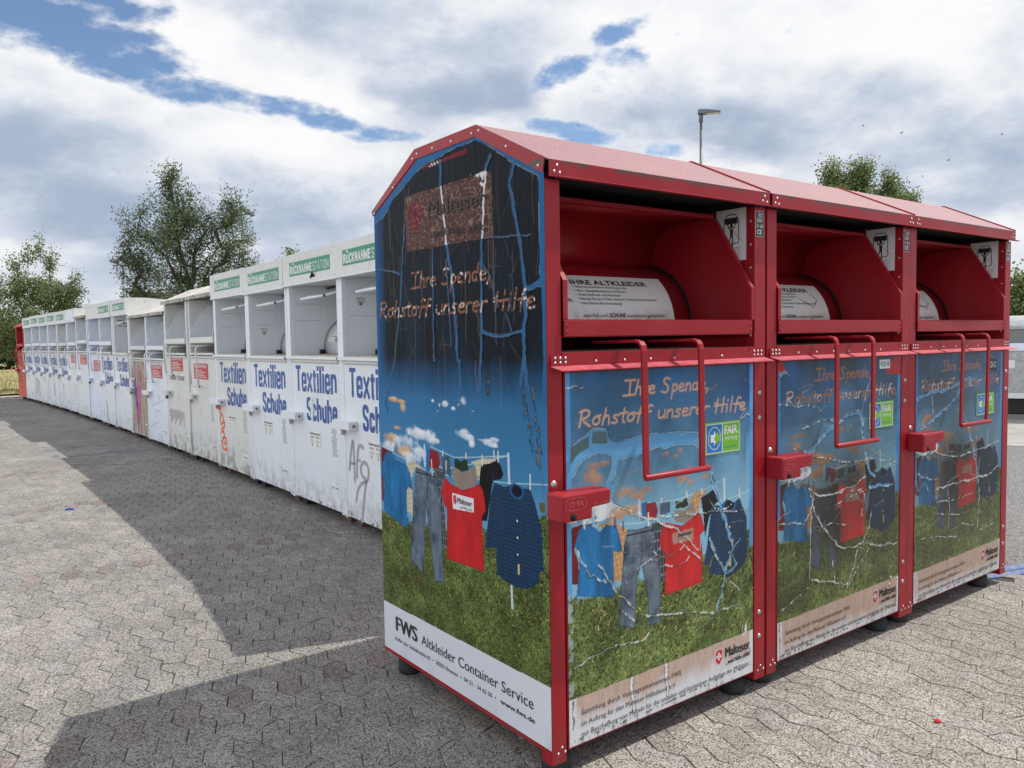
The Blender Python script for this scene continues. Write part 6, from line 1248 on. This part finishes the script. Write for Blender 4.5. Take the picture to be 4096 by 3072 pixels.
S=[ # from the near end (partly or wholly hidden) to the far end
 (dict(A,mat='white paint'),'white container at the near end of the long row, hidden behind the red containers'),
 (dict(A,graf=afs,ent=(.49,.60),flake=9,seed=5,inside=[(.12,1.76,.08,.07)],plate=(.06,.32,1.68,1.86)),'white container half hidden by the red one, with grey graffiti letters on its door'),
 (dict(A,ent=(.45,.58),torn=1,tear=1,flake=14,seed=2,drumsign=1,plate=(.06,.30,1.673,1.824)),'white container with a torn letter on its door and black specks along its header'),
 (dict(A,ent=(.42,.59),flake=5,seed=3,inside=[(.12,1.567,.07,.075)],plate=(.06,.28,1.67,1.82)),'white container with a small sticker on its inner left wall, next to the specked one'),
 (dict(A,ent=(.42,.56),graf=ors,flake=4,seed=4,plate=(.06,.28,1.67,1.82),door='grimy white paint'),'white container with orange graffiti down the left of its door'),
 (dict(roof='hex',chute=1,mat='grimy white paint',door='grimy white paint',kl=[(.19,.79,1.05,1.238)],mint=(.86,.55),small=[(.42,.62)],inside=[(.28,1.66,.08,.09)],hz=.97),'grimy white container with sloping roof, moss along the door foot and one red sticker'),
 (dict(roof='hex',chute=1,mat='grimy white paint',door='grimy white paint',kl=[(.31,.88,1.132,1.327)],words=[('KLEIDER + SCHUHE',.21,.94,1.008,.060,1)],small=[(.58,.74)],inside=[(.28,1.66,.08,.09)],hz=1.08,rusty=1,graf=[([(.13+i*.055,.60+.01*(i%3)),(.13+i*.055,.50-.03*((i*7)%4))],.012,'brick debris') for i in range(14)]),'white container with black lettering under its red sticker and a rusty padlock'),
 (dict(roof='hex',chute=1,zs=.935,mat='white paint',door='fresh white paint',kl=[(.31,.90,1.07,1.27)],words=[('IHRE ALTKLEIDER',.33,.88,1.295,.042,0)],small=[(.25,.80),(.62,.72)],bar=(1.50,1.56),graf=[([(.2,.62),(.9,.74)],.006,GS),([(.1,.28),(.6,.40)],.006,GS),([(.45,.45),(.5,.60),(.6,.55),(.7,.60),(.8,.5)],.008,'mint residue')]),'low white container with black heading above a red sticker on a bluish white door'),
 (dict(roof='hex',chute=1,zs=.935,mat='grimy white paint',door='drip stained paint',bar=(1.50,1.56),graf=[([(.20,1.22),(.28,1.05),(.24,.86),(.33,.72)],.10,'purple spray'),([(.30,.95),(.40,.80),(.34,.62),(.38,.50)],.09,'lettering blue'),([(.45,.93),(.56,.84),(.60,.66),(.50,.50),(.52,.34)],.14,'pink spray'),([(.36,.62),(.46,.56),(.40,.36),(.44,.26)],.08,'purple spray'),([(.62,.60),(.56,.40),(.60,.22)],.04,'pink spray'),([(.5,1.12),(.62,1.02),(.88,.82)],.022,'sticker red'),([(.5,1.18),(.7,1.05),(.92,.90)],.018,'sticker red'),([(.55,1.24),(.75,1.12),(.93,1.0)],.018,'sticker red'),([(.30,.30),(.31,.16)],.015,'pink spray'),([(.46,.28),(.47,.13)],.018,'purple spray')]),'low white container with pink and purple spray and brown drips on its door'),
 (dict(roof='hdr',sign=1,tex=1,seed=8,flake=3,notice=1,small=[(.45,.62)],plate=(.04,.1,1.4,1.5)),'white container with open hatch and a black lettered notice on its inner wall'),
 (dict(roof='hdr',sign=1,tex=1,chute=1,dg=.15,seed=9,small=[(.42,.60)],graf=[([(.40,.50),(.48,.35),(.44,.22),(.52,.12)],.03,DS)]),'white container with green header sign, third from the low sloping roofs'),
 (dict(roof='hdr',chute=1,dg=.15,kl=[(.42,1.0,1.0,1.2)],mat='fresh white paint',door='fresh white paint',rusty=1),'bluish white container with a plain header box and a low red sticker'),
 (dict(roof='hex',chute=1,dg=.15,kl=[(.36,1.0,1.10,1.29)],small=[(.40,.70)],mat='white paint',lz=.80,bar=(1.52,1.58)),'lone white container with sloping roof between taller boxes, halfway down the row'),
 (dict(roof='hdr',panel=1,chute=1,dg=.15,kl=[(.40,.95,1.12,1.30)],graf=[([(.5,1.02),(.95,1.02)],.10,'sign white'),([(.55,.85),(.95,.85)],.14,'sign white'),([(.55,.55),(.98,.55)],.30,'sign white')]),'white container with a blank pale board on its header and white patches on the door'),
 (dict(roof='hdr',sign=1,tex=1,chute=1,dg=.15,mat='grimy white paint',graf=[([(.5,.65),(.5,.35)],.02,DS),([(.46,.6),(.56,.6)],.015,DS)]),'white container with a yellowed green-signed header, first of five with blue lettering'),
 (dict(roof='hdr',sign=1,tex=1,chute=1,dg=.15,hx=.05,graf=[([(.55,1.1),(.6,.9),(.5,.8),(.55,.6),(.45,.4),(.6,.3),(.62,.5),(.5,.6)],.045,GS)]),'white container with a long grey graffiti loop over its blue lettering'),
 (dict(roof='hdr',sign=1,tex=1,chute=1,dg=.15,ent=(.35,.60),graf=[([(.95,.7),(.93,.4),(.97,.2)],.02,DS)]),'white container with blue lettering and a small notice, third from the far red one'),
 (dict(roof='hdr',sign=1,tex=1,chute=1,dg=.15,hx=.12,graf=[([(.25,.2),(.3,.6),(.5,.7),(.45,.3)],.06,GS),([(.6,.2),(.65,.65),(.8,.6),(.85,.25)],.06,GS)]),'white container with washed-out grey scrawls low on its door, second from far red one'),
 (dict(roof='hdr',sign=1,tex=1,chute=1,dg=.15,ent=(.35,.60)),'last white container before the far red one, cleanest door of the five'),
 (dict(roof='hex',chute=1,dg=.15,red=1,graf=[([(.25,.8),(.30,.62),(.22,.50),(.40,.55)],.035,DS),([(.45,.72),(.60,.70),(.50,.58),(.65,.55),(.55,.45)],.035,DS),([(.4,.36),(.7,.36)],.03,DS)],words=[('KLEIDERSPENDE',.35,.85,1.15,.05,0)],small=[(.45,.85)]),'single red container at the far left end of the long white row'),
]
for i,(st_,lb) in enumerate(S):
    white_container(PATH[i+1],PATH[i],st_,lb,None if not st_.get('red') else None)
scene.render.film_transparent=False
scene.cycles.max_bounces=6
